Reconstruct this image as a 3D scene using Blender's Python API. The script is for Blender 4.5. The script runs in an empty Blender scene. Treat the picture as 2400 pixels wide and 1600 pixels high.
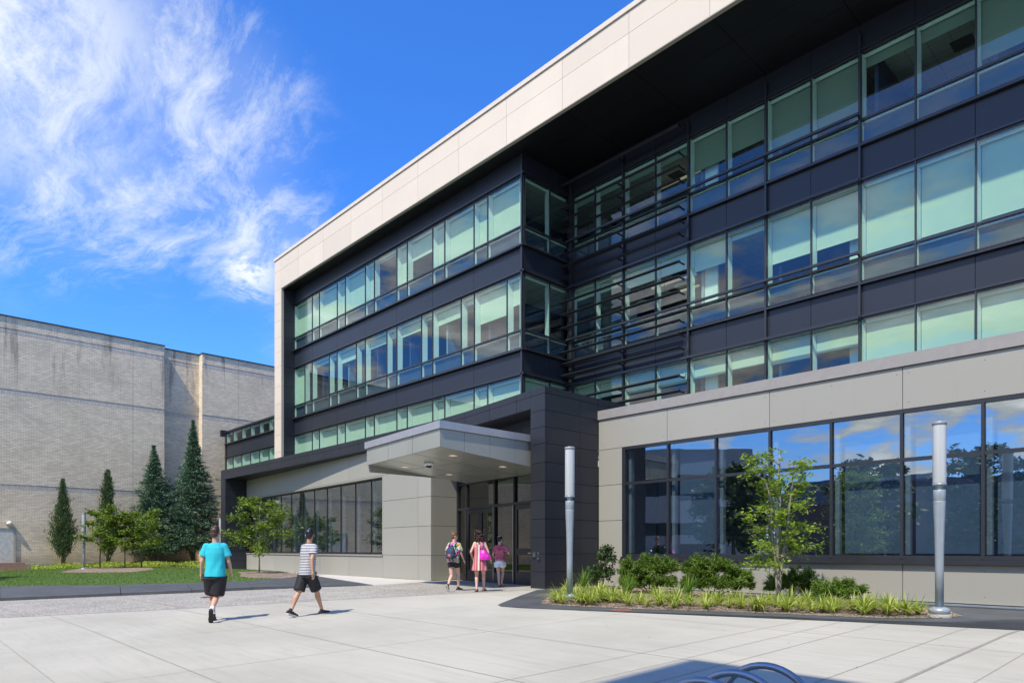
import bpy, bmesh, math, random
import numpy as np
from mathutils import Vector, Matrix, Quaternion
random.seed(7); rng = np.random.default_rng(7)
R = math.radians
S = bpy.context.scene
COL = S.collection

# ------------------------------------------------------------------ camera
cam = bpy.data.cameras.new('camera'); camo = bpy.data.objects.new('camera', cam); COL.objects.link(camo)
cam.lens = 23.85; cam.sensor_width = 36; cam.shift_y = 0.2025; cam.clip_end = 3000; cam.clip_start = 0.05
camo.location = (0, 0, 1.6); camo.rotation_euler = (R(90), 0, math.atan2(.72625, .68743))
S.camera = camo
# ------------------------------------------------------------------ light
SUN_EL = R(56); SUN_TAN = .28
sd = Vector((SUN_TAN, -1, 0)).normalized() * math.cos(SUN_EL) + Vector((0, 0, math.sin(SUN_EL)))
sun = bpy.data.lights.new('sun', 'SUN'); sun.energy = 5.0; sun.angle = R(.53); sun.color = (1, .905, .735)
suno = bpy.data.objects.new('sun', sun); COL.objects.link(suno)
suno.rotation_euler = sd.to_track_quat('Z', 'Y').to_euler()
suno.location = (0, -20, 40)
S.view_settings.view_transform = 'Standard'; S.view_settings.look = 'None'
S.view_settings.exposure = 0.15; S.view_settings.gamma = 1; S.view_settings.use_curve_mapping = False
S.cycles.transparent_max_bounces = 16; S.cycles.max_bounces = 8; S.cycles.glossy_bounces = 4
S.cycles.diffuse_bounces = 3

W = bpy.data.worlds.new('World'); S.world = W; W.use_nodes = True
nt = W.node_tree; nt.nodes.clear()
class NT:
    """tiny node helper"""
    def __init__(s, nt): s.t = nt
    def n(s, typ, **kw):
        nd = s.t.nodes.new(typ)
        for k, v in kw.items():
            if hasattr(nd, k): setattr(nd, k, v)
        return nd
    def l(s, a, b): s.t.links.new(a, b)
    def val(s, sock, v):
        if isinstance(v, bpy.types.NodeSocket): s.l(v, sock)
        else: sock.default_value = v
    def math(s, op, a, b=0.0, c=0.0, clamp=False):
        nd = s.n('ShaderNodeMath'); nd.operation = op; nd.use_clamp = clamp
        s.val(nd.inputs[0], a); s.val(nd.inputs[1], b); s.val(nd.inputs[2], c)
        return nd.outputs[0]
    def vmath(s, op, a, b=(0, 0, 0), scale=None):
        nd = s.n('ShaderNodeVectorMath'); nd.operation = op
        s.val(nd.inputs[0], a); s.val(nd.inputs[1], b)
        if scale is not None: s.val(nd.inputs['Scale'], scale)
        return nd.outputs['Value'] if op in ('DISTANCE', 'LENGTH', 'DOT_PRODUCT') else nd.outputs[0]
    def mix(s, f, a, b, typ='MIX'):
        nd = s.n('ShaderNodeMix'); nd.data_type = 'RGBA'; nd.blend_type = typ
        s.val(nd.inputs[0], f)
        for i, v in ((6, a), (7, b)):
            if isinstance(v, (tuple, list)) and len(v) == 3: v = (*v, 1)
            s.val(nd.inputs[i], v)
        return nd.outputs[2]
    def rng(s, v, a, b, c=0.0, d=1.0, smooth=True):
        nd = s.n('ShaderNodeMapRange'); nd.interpolation_type = 'SMOOTHSTEP' if smooth else 'LINEAR'
        s.val(nd.inputs[0], v); nd.inputs[1].default_value = a; nd.inputs[2].default_value = b
        nd.inputs[3].default_value = c; nd.inputs[4].default_value = d
        return nd.outputs[0]
    def noise(s, vec, scale, detail=4, rough=.55, dist=0.0):
        nd = s.n('ShaderNodeTexNoise'); s.val(nd.inputs['Vector'], vec)
        nd.inputs['Scale'].default_value = scale; nd.inputs['Detail'].default_value = detail
        nd.inputs['Roughness'].default_value = rough; nd.inputs['Distortion'].default_value = dist
        return nd.outputs['Fac']
    def scale(s, vec, sc, rot=(0, 0, 0), loc=(0, 0, 0)):
        nd = s.n('ShaderNodeMapping'); s.l(vec, nd.inputs[0])
        nd.inputs['Scale'].default_value = sc; nd.inputs['Rotation'].default_value = rot; nd.inputs['Location'].default_value = loc
        return nd.outputs[0]

w = NT(nt)
out = w.n('ShaderNodeOutputWorld'); bg = w.n('ShaderNodeBackground'); bg.inputs[1].default_value = 0.105
sky = w.n('ShaderNodeTexSky'); sky.sky_type = 'NISHITA'; sky.sun_disc = False
sky.sun_elevation = SUN_EL; sky.sun_rotation = math.atan2(sd.x, sd.y); sky.altitude = 200; sky.air_density = 1.0; sky.dust_density = .6; sky.ozone_density = 2.2
hs = w.n('ShaderNodeHueSaturation'); hs.inputs['Saturation'].default_value = 1.08; hs.inputs['Value'].default_value = 1.0
grade = w.n('ShaderNodeMix'); grade.data_type = 'RGBA'; grade.blend_type = 'MULTIPLY'; grade.inputs[0].default_value = 1; grade.inputs[7].default_value = (1.10, 1.62, 2.6, 1)
w.l(sky.outputs[0], grade.inputs[6]); w.l(grade.outputs[2], hs.inputs['Color'])
tc = w.n('ShaderNodeTexCoord'); dirv = w.vmath('NORMALIZE', tc.outputs['Generated'])
sep = w.n('ShaderNodeSeparateXYZ'); w.l(dirv, sep.inputs[0])
def wdir(px, py):                      # a heading in the sky as a unit vector
    a = (px - 1200) / 1590
    v = Vector((.68743 * a - .72625, .72625 * a + .68743, (1286 - py) / 1590)).normalized()
    return tuple(v)
# high thin cloud sheet: the heading projected on a plane overhead
zz = w.math('ADD', w.math('MAXIMUM', sep.outputs[2], 0.0), .10)
pl = w.n('ShaderNodeCombineXYZ'); w.l(w.math('DIVIDE', sep.outputs[0], zz), pl.inputs[0]); w.l(w.math('DIVIDE', sep.outputs[1], zz), pl.inputs[1])
warp = w.n('ShaderNodeTexNoise'); w.l(pl.outputs[0], warp.inputs['Vector']); warp.inputs['Scale'].default_value = 1.1; warp.inputs['Detail'].default_value = 4
wv = w.vmath('ADD', pl.outputs[0], w.vmath('SCALE', w.vmath('SUBTRACT', warp.outputs['Color'], (.5, .5, .5)), scale=.6))
n1 = w.noise(w.scale(wv, (1.0, 3.4, 1), rot=(0, 0, R(62))), 1.5, 12, .72, .35)
n2 = w.noise(w.scale(wv, (1.0, 1.7, 1), rot=(0, 0, R(40)), loc=(3, 1, 0)), 2.6, 12, .74, .2)
n3 = w.noise(wv, .9, 5, .55)
dwarp = w.vmath('ADD', dirv, w.vmath('SCALE', w.vmath('SUBTRACT', warp.outputs['Color'], (.5, .5, .5)), scale=.16))
def blob(px, py, rad, soft, v=None):
    d = w.vmath('DISTANCE', v or dwarp, wdir(px, py))
    return w.rng(d, rad, rad * soft, 0, 1)
def mx(*a):
    r = a[0]
    for b in a[1:]: r = w.math('MAXIMUM', r, b)
    return r
m = mx(blob(30, 60, .20, .1), blob(180, 300, .25, .1), blob(460, 240, .22, .1), w.math('MULTIPLY', blob(590, 320, .12, .1), .8),
       w.math('MULTIPLY', blob(600, 530, .155, .1), .95), w.math('MULTIPLY', blob(640, 790, .06, .1), .6))
c1 = w.math('ADD', w.math('ADD', w.math('MULTIPLY', n1, .45), w.math('MULTIPLY', n2, .38)), w.math('MULTIPLY', n3, .17))
thr = w.math('SUBTRACT', .545, w.math('MULTIPLY', m, .13))
cir = w.math('MULTIPLY', w.rng(w.math('SUBTRACT', c1, thr), -.04, .22, 0, .85), w.rng(m, .0, .45))
haze_ = w.math('MULTIPLY', w.rng(m, .1, 1.0), .16)
cir = w.math('MAXIMUM', cir, haze_)
corner = w.math('MULTIPLY', blob(20, 40, .24, .1), w.rng(c1, .38, .55, .25, .9))
cir = w.math('MAXIMUM', cir, corner)
puff = w.math('MULTIPLY', blob(583, 628, .06, .1, w.vmath('ADD', dirv, w.vmath('SCALE', w.vmath('SUBTRACT', warp.outputs['Color'], (.5, .5, .5)), scale=.03))), w.rng(n2, .40, .56, 0, .95))
# cumulus field low over the other half of the sky (seen only in the window reflections)
cum = w.noise(w.scale(dirv, (1, 1, 3.0)), 7.0, 9, .58, .25)
back = w.rng(sep.outputs[1], .05, -.25, 0, 1)
elev = w.math('MULTIPLY', w.rng(sep.outputs[2], .02, .10), w.rng(sep.outputs[2], .60, .30))
cu = w.math('MULTIPLY', w.math('MULTIPLY', w.rng(cum, .44, .55), back), elev)
allc = mx(cir, puff, cu)
cshade = w.mix(w.math('MULTIPLY', cu, w.rng(cum, .50, .70)), (8.6, 9.1, 9.2), (17, 17, 17))
fin = w.mix(allc, hs.outputs[0], cshade)
w.l(fin, bg.inputs[0]); w.l(bg.outputs[0], out.inputs[0])

# ------------------------------------------------------------------ materials
MATS = {}
def mat(name, col, rough=.6, metal=0.0, var=.12, vscale=6.0, bump=0.0, bscale=40.0, spec=.5, stretch=(1, 1, 1), trans=0.0, coat=0.0, col2=None):
    if name in MATS: return MATS[name]
    m = bpy.data.materials.new(name); m.use_nodes = True
    t = NT(m.node_tree); bs = m.node_tree.nodes['Principled BSDF']
    tc = t.n('ShaderNodeTexCoord'); v = t.scale(tc.outputs['Object'], stretch)
    f = t.noise(v, vscale, 6, .6)
    c2 = col2 or tuple(min(1, c * (1 + var)) for c in col)
    c1 = tuple(c * (1 - var) for c in col) if not col2 else col
    cc = t.mix(t.rng(f, .3, .7), c1, c2)
    if 'panel' in name:
        gi = t.n('ShaderNodeNewGeometry'); cc = t.mix(gi.outputs['Random Per Island'], cc, tuple(c * .90 for c in c1)) if False else t.mix(t.math('MULTIPLY', gi.outputs['Random Per Island'], .8), cc, tuple(c * .93 for c in c1))
        sx = t.noise(t.scale(tc.outputs['Object'], (1, 1, .06)), 5, 5, .7); cc = t.mix(t.math('MULTIPLY', t.rng(sx, .55, .8), .25), cc, tuple(c * .75 for c in c1))
    t.l(cc, bs.inputs['Base Color'])
    bs.inputs['Roughness'].default_value = rough; bs.inputs['Metallic'].default_value = metal
    bs.inputs['Specular IOR Level'].default_value = spec
    if coat: bs.inputs['Coat Weight'].default_value = coat
    if bump:
        b = t.n('ShaderNodeBump'); b.inputs['Strength'].default_value = bump; b.inputs['Distance'].default_value = .01
        t.l(t.noise(v, bscale, 5, .6), b.inputs['Height']); t.l(b.outputs[0], bs.inputs['Normal'])
    if trans:
        tr = t.n('ShaderNodeBsdfTranslucent'); tr.inputs[0].default_value = (*[min(1, c * 1.5) for c in c2], 1)
        mxs = t.n('ShaderNodeMixShader'); mxs.inputs[0].default_value = trans
        t.l(bs.outputs[0], mxs.inputs[1]); t.l(tr.outputs[0], mxs.inputs[2])
        t.l(mxs.outputs[0], m.node_tree.nodes['Material Output'].inputs[0])
    MATS[name] = m; return m
def glass(name, tint, ior, wav=.012, rcol=(1, 1, 1), wscale=.9):
    m = bpy.data.materials.new(name); m.use_nodes = True; t = NT(m.node_tree); m.node_tree.nodes.clear()
    o = t.n('ShaderNodeOutputMaterial'); mx_ = t.n('ShaderNodeMixShader')
    tr = t.n('ShaderNodeBsdfTransparent'); tr.inputs[0].default_value = (*tint, 1)
    gl = t.n('ShaderNodeBsdfGlossy'); gl.inputs['Roughness'].default_value = 0.0; gl.inputs[0].default_value = (*rcol, 1)
    fr = t.n('ShaderNodeFresnel'); gb = t.n('ShaderNodeNewGeometry'); t.l(t.math('ADD', ior, t.math('MULTIPLY', gb.outputs['Backfacing'], 1 / ior - ior)), fr.inputs['IOR'])
    tc = t.n('ShaderNodeTexCoord'); b = t.n('ShaderNodeBump'); b.inputs['Strength'].default_value = 1; b.inputs['Distance'].default_value = wav
    t.l(t.noise(tc.outputs['Object'], wscale, 2, .4), b.inputs['Height']); t.l(b.outputs[0], gl.inputs['Normal'])
    t.l(fr.outputs[0], mx_.inputs[0]); t.l(tr.outputs[0], mx_.inputs[1]); t.l(gl.outputs[0], mx_.inputs[2]); t.l(mx_.outputs[0], o.inputs[0])
    MATS[name] = m; return m
M_GLASS = glass('green_glass', (.68, .87, .78), 1.8, .0009)
M_GLASS2 = glass('grey_glass', (.50, .60, .66), 3.6, .0020, (.90, .96, 1))
M_GLASS3 = glass('door_glass', (.50, .64, .56), 2.1, .0010)
M_CREAM = mat('cream_panel', (.70, .60, .475), .65, var=.035, vscale=.35, bump=.05, bscale=60)
M_CAP = mat('cap_metal', (.66, .57, .46), .6, var=.05)
M_LIP = mat('cream_lip', (.40, .37, .29), .6, var=.05)
M_DARK = mat('dark_panel', (.020, .0245, .034), .38, var=.08, vscale=.6, spec=.45, bump=.35, bscale=1.3)
M_FRAME = mat('dark_frame', (.022, .024, .029), .35, var=.1, spec=.6)
M_BLACK = mat('soffit_black', (.006, .0065, .008), .5, var=.1)
M_SHADOWGAP = mat('joint_dark', (.015, .015, .017), .8)
M_GREY = mat('grey_panel', (.352, .345, .298), .5, var=.03, vscale=.35, bump=.03, bscale=50)
M_GREYCAP = mat('grey_cap', (.29, .275, .255), .5, var=.05)
M_PORTAL = mat('charcoal_panel', (.023, .0265, .034), .40, var=.12, vscale=.7, spec=.42, bump=.35, bscale=1.3)
M_CANOPY = mat('canopy_aluminium', (.40, .41, .36), .38, metal=.35, var=.05, vscale=.5)
M_CANCAP = mat('canopy_cap', (.48, .49, .52), .32, metal=.5, var=.05)
M_WHITE = mat('white_paint', (.78, .80, .77), .6, var=.03)
M_BLIND = mat('roller_blind', (.60, .62, .52), .8, var=.03, vscale=.8)
M_ICOL = mat('inner_column_paint', (.42, .45, .47), .6)
M_BLIND2 = mat('grey_scrim_blind', (.20, .27, .36), .8, var=.03)
M_KNEE = mat('knee_wall_paint', (.045, .06, .10), .6)
M_BLIND_SHADED = mat('soffit_shaded_blind', (.26, .29, .25), .8, var=.03)  # top-floor east blinds: soffit shade painted in as a darker blind colour
M_CEIL = mat('ceiling_tile', (.66, .68, .66), .8, var=.04)
def ceil_grid():
    m = MATS['ceiling_tile']; t = NT(m.node_tree); bs = m.node_tree.nodes['Principled BSDF']; tc = t.n('ShaderNodeTexCoord'); b = t.n('ShaderNodeTexBrick'); b.offset = 0
    t.l(tc.outputs['Object'], b.inputs['Vector']); b.inputs['Scale'].default_value = 1; b.inputs['Brick Width'].default_value = .6; b.inputs['Row Height'].default_value = .6; b.inputs['Mortar Size'].default_value = .014
    b.inputs['Color1'].default_value = (.64, .66, .63, 1); b.inputs['Color2'].default_value = (.60, .62, .60, 1); b.inputs['Mortar'].default_value = (.36, .38, .38, 1); t.l(b.outputs[0], bs.inputs['Base Color'])
ceil_grid()
M_ROOM = mat('room_wall', (.30, .33, .37), .8, var=.06)
M_ROOMD = mat('blue_room_wall', (.035, .06, .17), .7, var=.06)
M_FLOORI = mat('room_carpet', (.08, .085, .10), .9)
M_STEEL = mat('pole_steel', (.34, .385, .41), .38, metal=.3, var=.06)
M_CHROME = mat('brushed_steel', (.62, .64, .66), .22, metal=1.0, var=.05)
M_GALV = mat('galvanised_flashing', (.40, .44, .46), .35, metal=.6)
M_CONC = mat('footing_concrete', (.36, .35, .29), .9, bump=.3)

def conc_mat():
    m = bpy.data.materials.new('plaza_concrete'); m.use_nodes = True; t = NT(m.node_tree); bs = m.node_tree.nodes['Principled BSDF']
    tc = t.n('ShaderNodeTexCoord'); o = tc.outputs['Object']
    big = t.noise(o, .35, 5, .6); br = t.noise(t.scale(o, (.5, 7.5, 1), rot=(0, 0, R(-33))), 1.3, 7, .68, .5)
    fine = t.noise(o, 55, 4, .7); med = t.noise(o, 3.5, 6, .65, .4)
    c = t.mix(t.rng(big, .3, .7), (.385, .368, .295), (.48, .458, .375))
    c = t.mix(t.math('MULTIPLY', t.rng(br, .47, .72), .42), c, (.29, .29, .25))
    c = t.mix(t.math('MULTIPLY', t.rng(med, .55, .8), .30), c, (.52, .50, .44))
    c = t.mix(t.math('MULTIPLY', t.rng(fine, .35, .75), .22), c, (.32, .31, .27))
    sp = t.noise(o, 9, 2, .5); c = t.mix(t.math('MULTIPLY', t.rng(sp, .74, .79), .55), c, (.25, .24, .2))
    t.l(c, bs.inputs['Base Color']); bs.inputs['Roughness'].default_value = .8
    b = t.n('ShaderNodeBump'); b.inputs['Strength'].default_value = .25; b.inputs['Distance'].default_value = .004
    t.l(fine, b.inputs['Height']); t.l(b.outputs[0], bs.inputs['Normal'])
    return m
M_PLAZA = conc_mat()
def speck(name, a, b, c, sc=60, rough=.85, big=1.0):
    m = bpy.data.materials.new(name); m.use_nodes = True; t = NT(m.node_tree); bs = m.node_tree.nodes['Principled BSDF']
    tc = t.n('ShaderNodeTexCoord'); o = tc.outputs['Object']
    v = t.n('ShaderNodeTexVoronoi'); t.l(o, v.inputs['Vector']); v.inputs['Scale'].default_value = sc
    sp = t.n('ShaderNodeSeparateColor'); t.l(v.outputs['Color'], sp.inputs[0])
    cc = t.mix(t.rng(sp.outputs[0], .2, .8), a, b); cc = t.mix(t.rng(sp.outputs[1], .72, .85), cc, c)
    g_ = t.noise(o, big, 4, .6); cc = t.mix(t.math('MULTIPLY', t.rng(g_, .35, .7), .35), cc, tuple(x * .6 for x in a))
    t.l(cc, bs.inputs['Base Color']); bs.inputs['Roughness'].default_value = rough
    bm_ = t.n('ShaderNodeBump'); bm_.inputs['Strength'].default_value = .4; bm_.inputs['Distance'].default_value = .006
    t.l(sp.outputs[0], bm_.inputs['Height']); t.l(bm_.outputs[0], bs.inputs['Normal'])
    return m
M_AGG = speck('exposed_aggregate', (.29, .275, .235), (.50, .47, .40), (.17, .155, .13), 42)
M_MULCH = speck('bark_mulch', (.10, .07, .048), (.30, .22, .16), (.42, .34, .27), 26, 1.0)
M_WALK = mat('sidewalk_concrete', (.50, .475, .42), .85, var=.06, vscale=2)
M_KERB = mat('kerb_stone', (.078, .083, .084), .55, var=.18, vscale=1.5, bump=.1, spec=.4)
M_LAWN = mat('lawn_soil', (.06, .12, .018), 1.0, var=.3, vscale=4, bump=.6, bscale=60)
M_ASPH = mat('far_ground', (.22, .22, .21), .9, var=.15, vscale=.5)
M_JOINT = mat('joint_filler', (.30, .285, .235), .9)
M_JOINT2 = mat('joint_sealant', (.27, .255, .21), .8)

def brick_mat(name, base, dark, mortar, bw=.30, bh=.10, stain=True, axis='YZ'):
    m = bpy.data.materials.new(name); m.use_nodes = True; t = NT(m.node_tree); bs = m.node_tree.nodes['Principled BSDF']
    tc = t.n('ShaderNodeTexCoord'); sp = t.n('ShaderNodeSeparateXYZ'); t.l(tc.outputs['Object'], sp.inputs[0])
    cb = t.n('ShaderNodeCombineXYZ'); t.l(t.math('ADD', sp.outputs[0], sp.outputs[1]) , cb.inputs[0]); t.l(sp.outputs[2], cb.inputs[1])
    b = t.n('ShaderNodeTexBrick'); t.l(cb.outputs[0], b.inputs['Vector']); b.inputs['Scale'].default_value = 1
    b.inputs['Brick Width'].default_value = bw; b.inputs['Row Height'].default_value = bh; b.inputs['Mortar Size'].default_value = .013
    b.inputs['Mortar Smooth'].default_value = .6; b.inputs['Bias'].default_value = -.1
    b.inputs['Color1'].default_value = (*base, 1); b.inputs['Color2'].default_value = (*dark, 1); b.inputs['Mortar'].default_value = (*mortar, 1)
    c = b.outputs[0]
    big = t.noise(t.scale(cb.outputs[0], (1, 1.5, 1)), .45, 7, .65, .6)
    c = t.mix(t.math('MULTIPLY', t.rng(big, .40, .70), .30), c, tuple(x * .55 for x in dark))
    if stain:
        st = t.noise(t.scale(cb.outputs[0], (1.0, .10, 1)), 1.1, 6, .7)
        top = t.rng(sp.outputs[2], 11, 17)
        c = t.mix(t.math('MULTIPLY', t.math('MULTIPLY', t.rng(st, .53, .70), top), .8), c, (.07, .065, .055))
        bot = t.rng(sp.outputs[2], 1.6, .5)
        c = t.mix(t.math('MULTIPLY', bot, .45), c, (.20, .13, .08))
    t.l(c, bs.inputs['Base Color']); bs.inputs['Roughness'].default_value = .9
    bp = t.n('ShaderNodeBump'); bp.inputs['Strength'].default_value = .55; bp.inputs['Distance'].default_value = .012; bp.invert = True
    t.l(b.outputs['Fac'], bp.inputs['Height']); t.l(bp.outputs[0], bs.inputs['Normal'])
    return m
M_BRICK = brick_mat('buff_brick', (.92, .77, .55), (.70, .59, .42), (.46, .39, .29))
M_SOLDIER = brick_mat('soldier_brick', (.74, .65, .53), (.58, .51, .41), (.28, .25, .22), bw=.085, bh=.32)
M_REDBRICK = brick_mat('red_brick', (.20, .09, .06), (.15, .07, .05), (.2, .19, .18), stain=False)

# ------------------------------------------------------------------ object helpers
def link(o, parent=None):
    COL.objects.link(o)
    if parent is not None: o.parent = parent
    return o
def empty(name, label, cat, loc=(0, 0, 0), rz=0.0, group=None):
    o = bpy.data.objects.new(name, None); COL.objects.link(o); o.location = loc; o.rotation_euler = (0, 0, rz)
    o.empty_display_size = .3; o['label'] = label; o['category'] = cat
    if group: o['group'] = group
    return o
def tag(o, label, cat, group=None):
    o['label'] = label; o['category'] = cat
    if group: o['group'] = group
    return o
class MB:
    """collects boxes, tubes, polygons in world axes, builds ONE mesh"""
    def __init__(s): s.v = []; s.f = []; s.smooth = []
    def add(s, vs, fs, sm=False):
        k = len(s.v); s.v += [tuple(v) for v in vs]; s.f += [tuple(i + k for i in f) for f in fs]; s.smooth += [sm] * len(fs); return s
    def box(s, x0, x1, y0, y1, z0, z1):
        if x0 > x1: x0, x1 = x1, x0
        if y0 > y1: y0, y1 = y1, y0
        if z0 > z1: z0, z1 = z1, z0
        vs = [(x, y, z) for z in (z0, z1) for x, y in ((x0, y0), (x1, y0), (x1, y1), (x0, y1))]
        return s.add(vs, [(0, 3, 2, 1), (4, 5, 6, 7), (0, 1, 5, 4), (1, 2, 6, 5), (2, 3, 7, 6), (3, 0, 4, 7)])
    def prism(s, pts, z0, z1):
        n = len(pts); a = sum(pts[i][0] * pts[(i + 1) % n][1] - pts[(i + 1) % n][0] * pts[i][1] for i in range(n))
        if a < 0: pts = pts[::-1]
        f0 = (lambda p: z0) if not callable(z0) else z0; f1 = (lambda p: z1) if not callable(z1) else z1
        vs = [(p[0], p[1], f0(p)) for p in pts] + [(p[0], p[1], f1(p)) for p in pts]
        fs = [tuple(range(n))[::-1], tuple(range(n, 2 * n))] + [(i, (i + 1) % n, n + (i + 1) % n, n + i) for i in range(n)]
        return s.add(vs, fs)
    def wallseg(s, p, q, th, z0, z1):
        """box standing along p->q, thickness th to the left of p->q"""
        d = Vector((q[0] - p[0], q[1] - p[1])); d.normalize(); n = Vector((-d.y, d.x)) * th
        return s.prism([p, q, (q[0] + n.x, q[1] + n.y), (p[0] + n.x, p[1] + n.y)], z0, z1)
    def lathe(s, prof, c=(0, 0, 0), n=24, sm=True, axis=None):
        vs = []; fs = []
        for r, z in prof:
            for i in range(n):
                a = 2 * math.pi * i / n; vs.append((c[0] + r * math.cos(a), c[1] + r * math.sin(a), c[2] + z))
        for j in range(len(prof) - 1):
            for i in range(n):
                fs.append((j * n + i, j * n + (i + 1) % n, (j + 1) * n + (i + 1) % n, (j + 1) * n + i))
        fs.append(tuple(range(n))[::-1]); fs.append(tuple(range((len(prof) - 1) * n, len(prof) * n)))
        return s.add(vs, fs, sm)
    def tube(s, pts, rad, n=8, sm=True):
        pts = [Vector(p) for p in pts]; m_ = len(pts)
        rr = rad if isinstance(rad, (list, tuple)) else [rad] * m_
        vs = []; up = Vector((0, 0, 1)); prev = None
        for i, p in enumerate(pts):
            d = (pts[min(i + 1, m_ - 1)] - pts[max(i - 1, 0)]).normalized()
            if prev is None:
                a = d.cross(up)
                if a.length < .05: a = d.cross(Vector((1, 0, 0)))
                a.normalize()
            else:
                a = (prev - d * prev.dot(d)); a.normalize()
            prev = a; b = d.cross(a)
            for k in range(n):
                t = 2 * math.pi * k / n; vs.append(p + (a * math.cos(t) + b * math.sin(t)) * rr[i])
        fs = [(j * n + k, j * n + (k + 1) % n, (j + 1) * n + (k + 1) % n, (j + 1) * n + k) for j in range(m_ - 1) for k in range(n)]
        fs += [tuple(range(n))[::-1], tuple(range((m_ - 1) * n, m_ * n))]
        return s.add(vs, fs, sm)
    def xf(s, M):
        s.v = [tuple(M @ Vector(v)) for v in s.v]; return s
    def build(s, name, m, parent=None, bevel=0.0):
        me = bpy.data.meshes.new(name); me.from_pydata(s.v, [], s.f); me.validate()
        me.materials.append(m)
        if len(me.polygons) == len(s.smooth): me.polygons.foreach_set('use_smooth', s.smooth)
        bm = bmesh.new(); bm.from_mesh(me)
        if len(s.f) > 1: bmesh.ops.recalc_face_normals(bm, faces=bm.faces)
        if bevel: bmesh.ops.bevel(bm, geom=list(bm.edges), offset=bevel, segments=1, affect='EDGES')
        bm.to_mesh(me); bm.free()
        o = bpy.data.objects.new(name, me)
        link(o, parent)
        if parent is not None and parent.type == 'EMPTY':
            o.matrix_parent_inverse = (Matrix.Translation(parent.location) @ parent.rotation_euler.to_matrix().to_4x4()).inverted()
        return o
def loc_build(mb, name, m, parent=None):      # built in the parent's own local frame
    o = mb.build(name, m); o.parent = parent; return o
def sub(o, p):                                # world-space mesh o under a part p: both live at the origin frame
    o.parent = p; return o

# ------------------------------------------------------------------ ground
cl = lambda x, a, b: max(a, min(b, x))
def g(u, v): return .1 + .027 * cl(v, -20, 12) - .006 * cl(u + 13.8, 0, 14) - .0033 * cl(-13.8 - u, 0, 30)
CUTS = [('y', -20), ('y', 12), ('x', -13.8), ('x', .2), ('x', -43.8)]
def sheet(name, pts, dz, m, kind='structure', thick=0.0, parent=None, zf=None):
    bm = bmesh.new(); f = bm.faces.new([bm.verts.new((p[0], p[1], 0)) for p in pts])
    bmesh.ops.triangulate(bm, faces=[f])
    for ax, c in CUTS:
        no = (1, 0, 0) if ax == 'x' else (0, 1, 0); co = (c, 0, 0) if ax == 'x' else (0, c, 0)
        bmesh.ops.bisect_plane(bm, geom=list(bm.verts) + list(bm.edges) + list(bm.faces), plane_co=co, plane_no=no)
    if zf:
        bmesh.ops.subdivide_edges(bm, edges=list(bm.edges), cuts=3, use_grid_fill=True)
    if thick:
        r = bmesh.ops.extrude_face_region(bm, geom=list(bm.faces)); nv = [e for e in r['geom'] if isinstance(e, bmesh.types.BMVert)]
        low = [v for v in bm.verts if v not in nv]
        for v in low: v.co.z = g(v.co.x, v.co.y) - .05
        for v in nv: v.co.z = g(v.co.x, v.co.y) + (zf(v.co.x, v.co.y) if zf else dz)
    else:
        for v in bm.verts: v.co.z = g(v.co.x, v.co.y) + (zf(v.co.x, v.co.y) if zf else dz)
    bmesh.ops.recalc_face_normals(bm, faces=bm.faces)
    if not thick:
        for f in bm.faces:
            if f.normal.z < 0: f.normal_flip()
    me = bpy.data.meshes.new(name); bm.to_mesh(me); bm.free(); me.materials.append(m)
    o = bpy.data.objects.new(name, me); link(o, parent)
    if kind: o['kind'] = kind
    return o
sheet('ground', [(-900, -900), (900, -900), (900, 900), (-900, 900)], -.012, M_ASPH)
sheet('plaza', [(-60, -18), (30, -18), (30, 17.2), (-60, 17.2)], 0, M_PLAZA)
AGG = [(-30, -6.5), (-17.91, 2.0), (-16.75, 4.6), (-16.1, 6.6), (-15.35, 8.7), (-14.5, 10.8), (-13.9, 12.1), (-13.72, 14.3), (-14.5, 15.6), (-21, 16.2), (-20.2, 14.6), (-19.45, 12.3), (-21.4, 8.73), (-22.0, 7.11), (-22.8, 5.39), (-24.0, 2.65), (-27, -6)]
sheet('aggregate_path', AGG, .004, M_AGG)
sheet('sidewalk', [(-19.35, 12.0), (-19.45, 12.5), (-20.2, 14.7), (-20.8, 15.36), (-41.6, 16.8), (-43, 17.5), (-55.8, 17.5), (-55.8, 12.5), (-40, 12.8), (-26, 12.9)], .005, M_WALK)
sheet('back_sidewalk', [(-55.9, -6), (-50.3, -6), (-50.8, 4.5), (-52.5, 8.0), (-55.9, 8.2)], .007, M_WALK)
# paving joints: saw cuts along both building directions
jt = MB(); jw = .0055
def joint(mb, a, b, wd, dz=.004):
    n = max(1, int(math.hypot(b[0] - a[0], b[1] - a[1]) / .5)); d = Vector((b[0] - a[0], b[1] - a[1])).normalized(); q = Vector((-d.y, d.x)) * wd
    cuts = sorted(set([0, 1] + [t for ax, c in CUTS for t in [((c - a[0]) / (b[0] - a[0]) if abs(b[0] - a[0]) > 1e-6 else -1) if ax == 'x' else ((c - a[1]) / (b[1] - a[1]) if abs(b[1] - a[1]) > 1e-6 else -1)] if 0 < t < 1]))
    for t0, t1 in zip(cuts, cuts[1:]):
        P = [(a[0] + (b[0] - a[0]) * t, a[1] + (b[1] - a[1]) * t) for t in (t0, t1)]
        qs = [(P[0][0] - q.x, P[0][1] - q.y), (P[1][0] - q.x, P[1][1] - q.y), (P[1][0] + q.x, P[1][1] + q.y), (P[0][0] + q.x, P[0][1] + q.y)]
        mb.add([(x, y, g(x, y) + dz) for x, y in qs], [(0, 1, 2, 3)])
for v_, a_, b_ in ((1.43, -19, 8), (2.72, -17.7, 8), (4.98, -16.7, 8), (7.24, -15.9, 8), (10.33, -9.6, 8)): joint(jt, (a_, v_ + .1), (b_, v_), jw)
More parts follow.
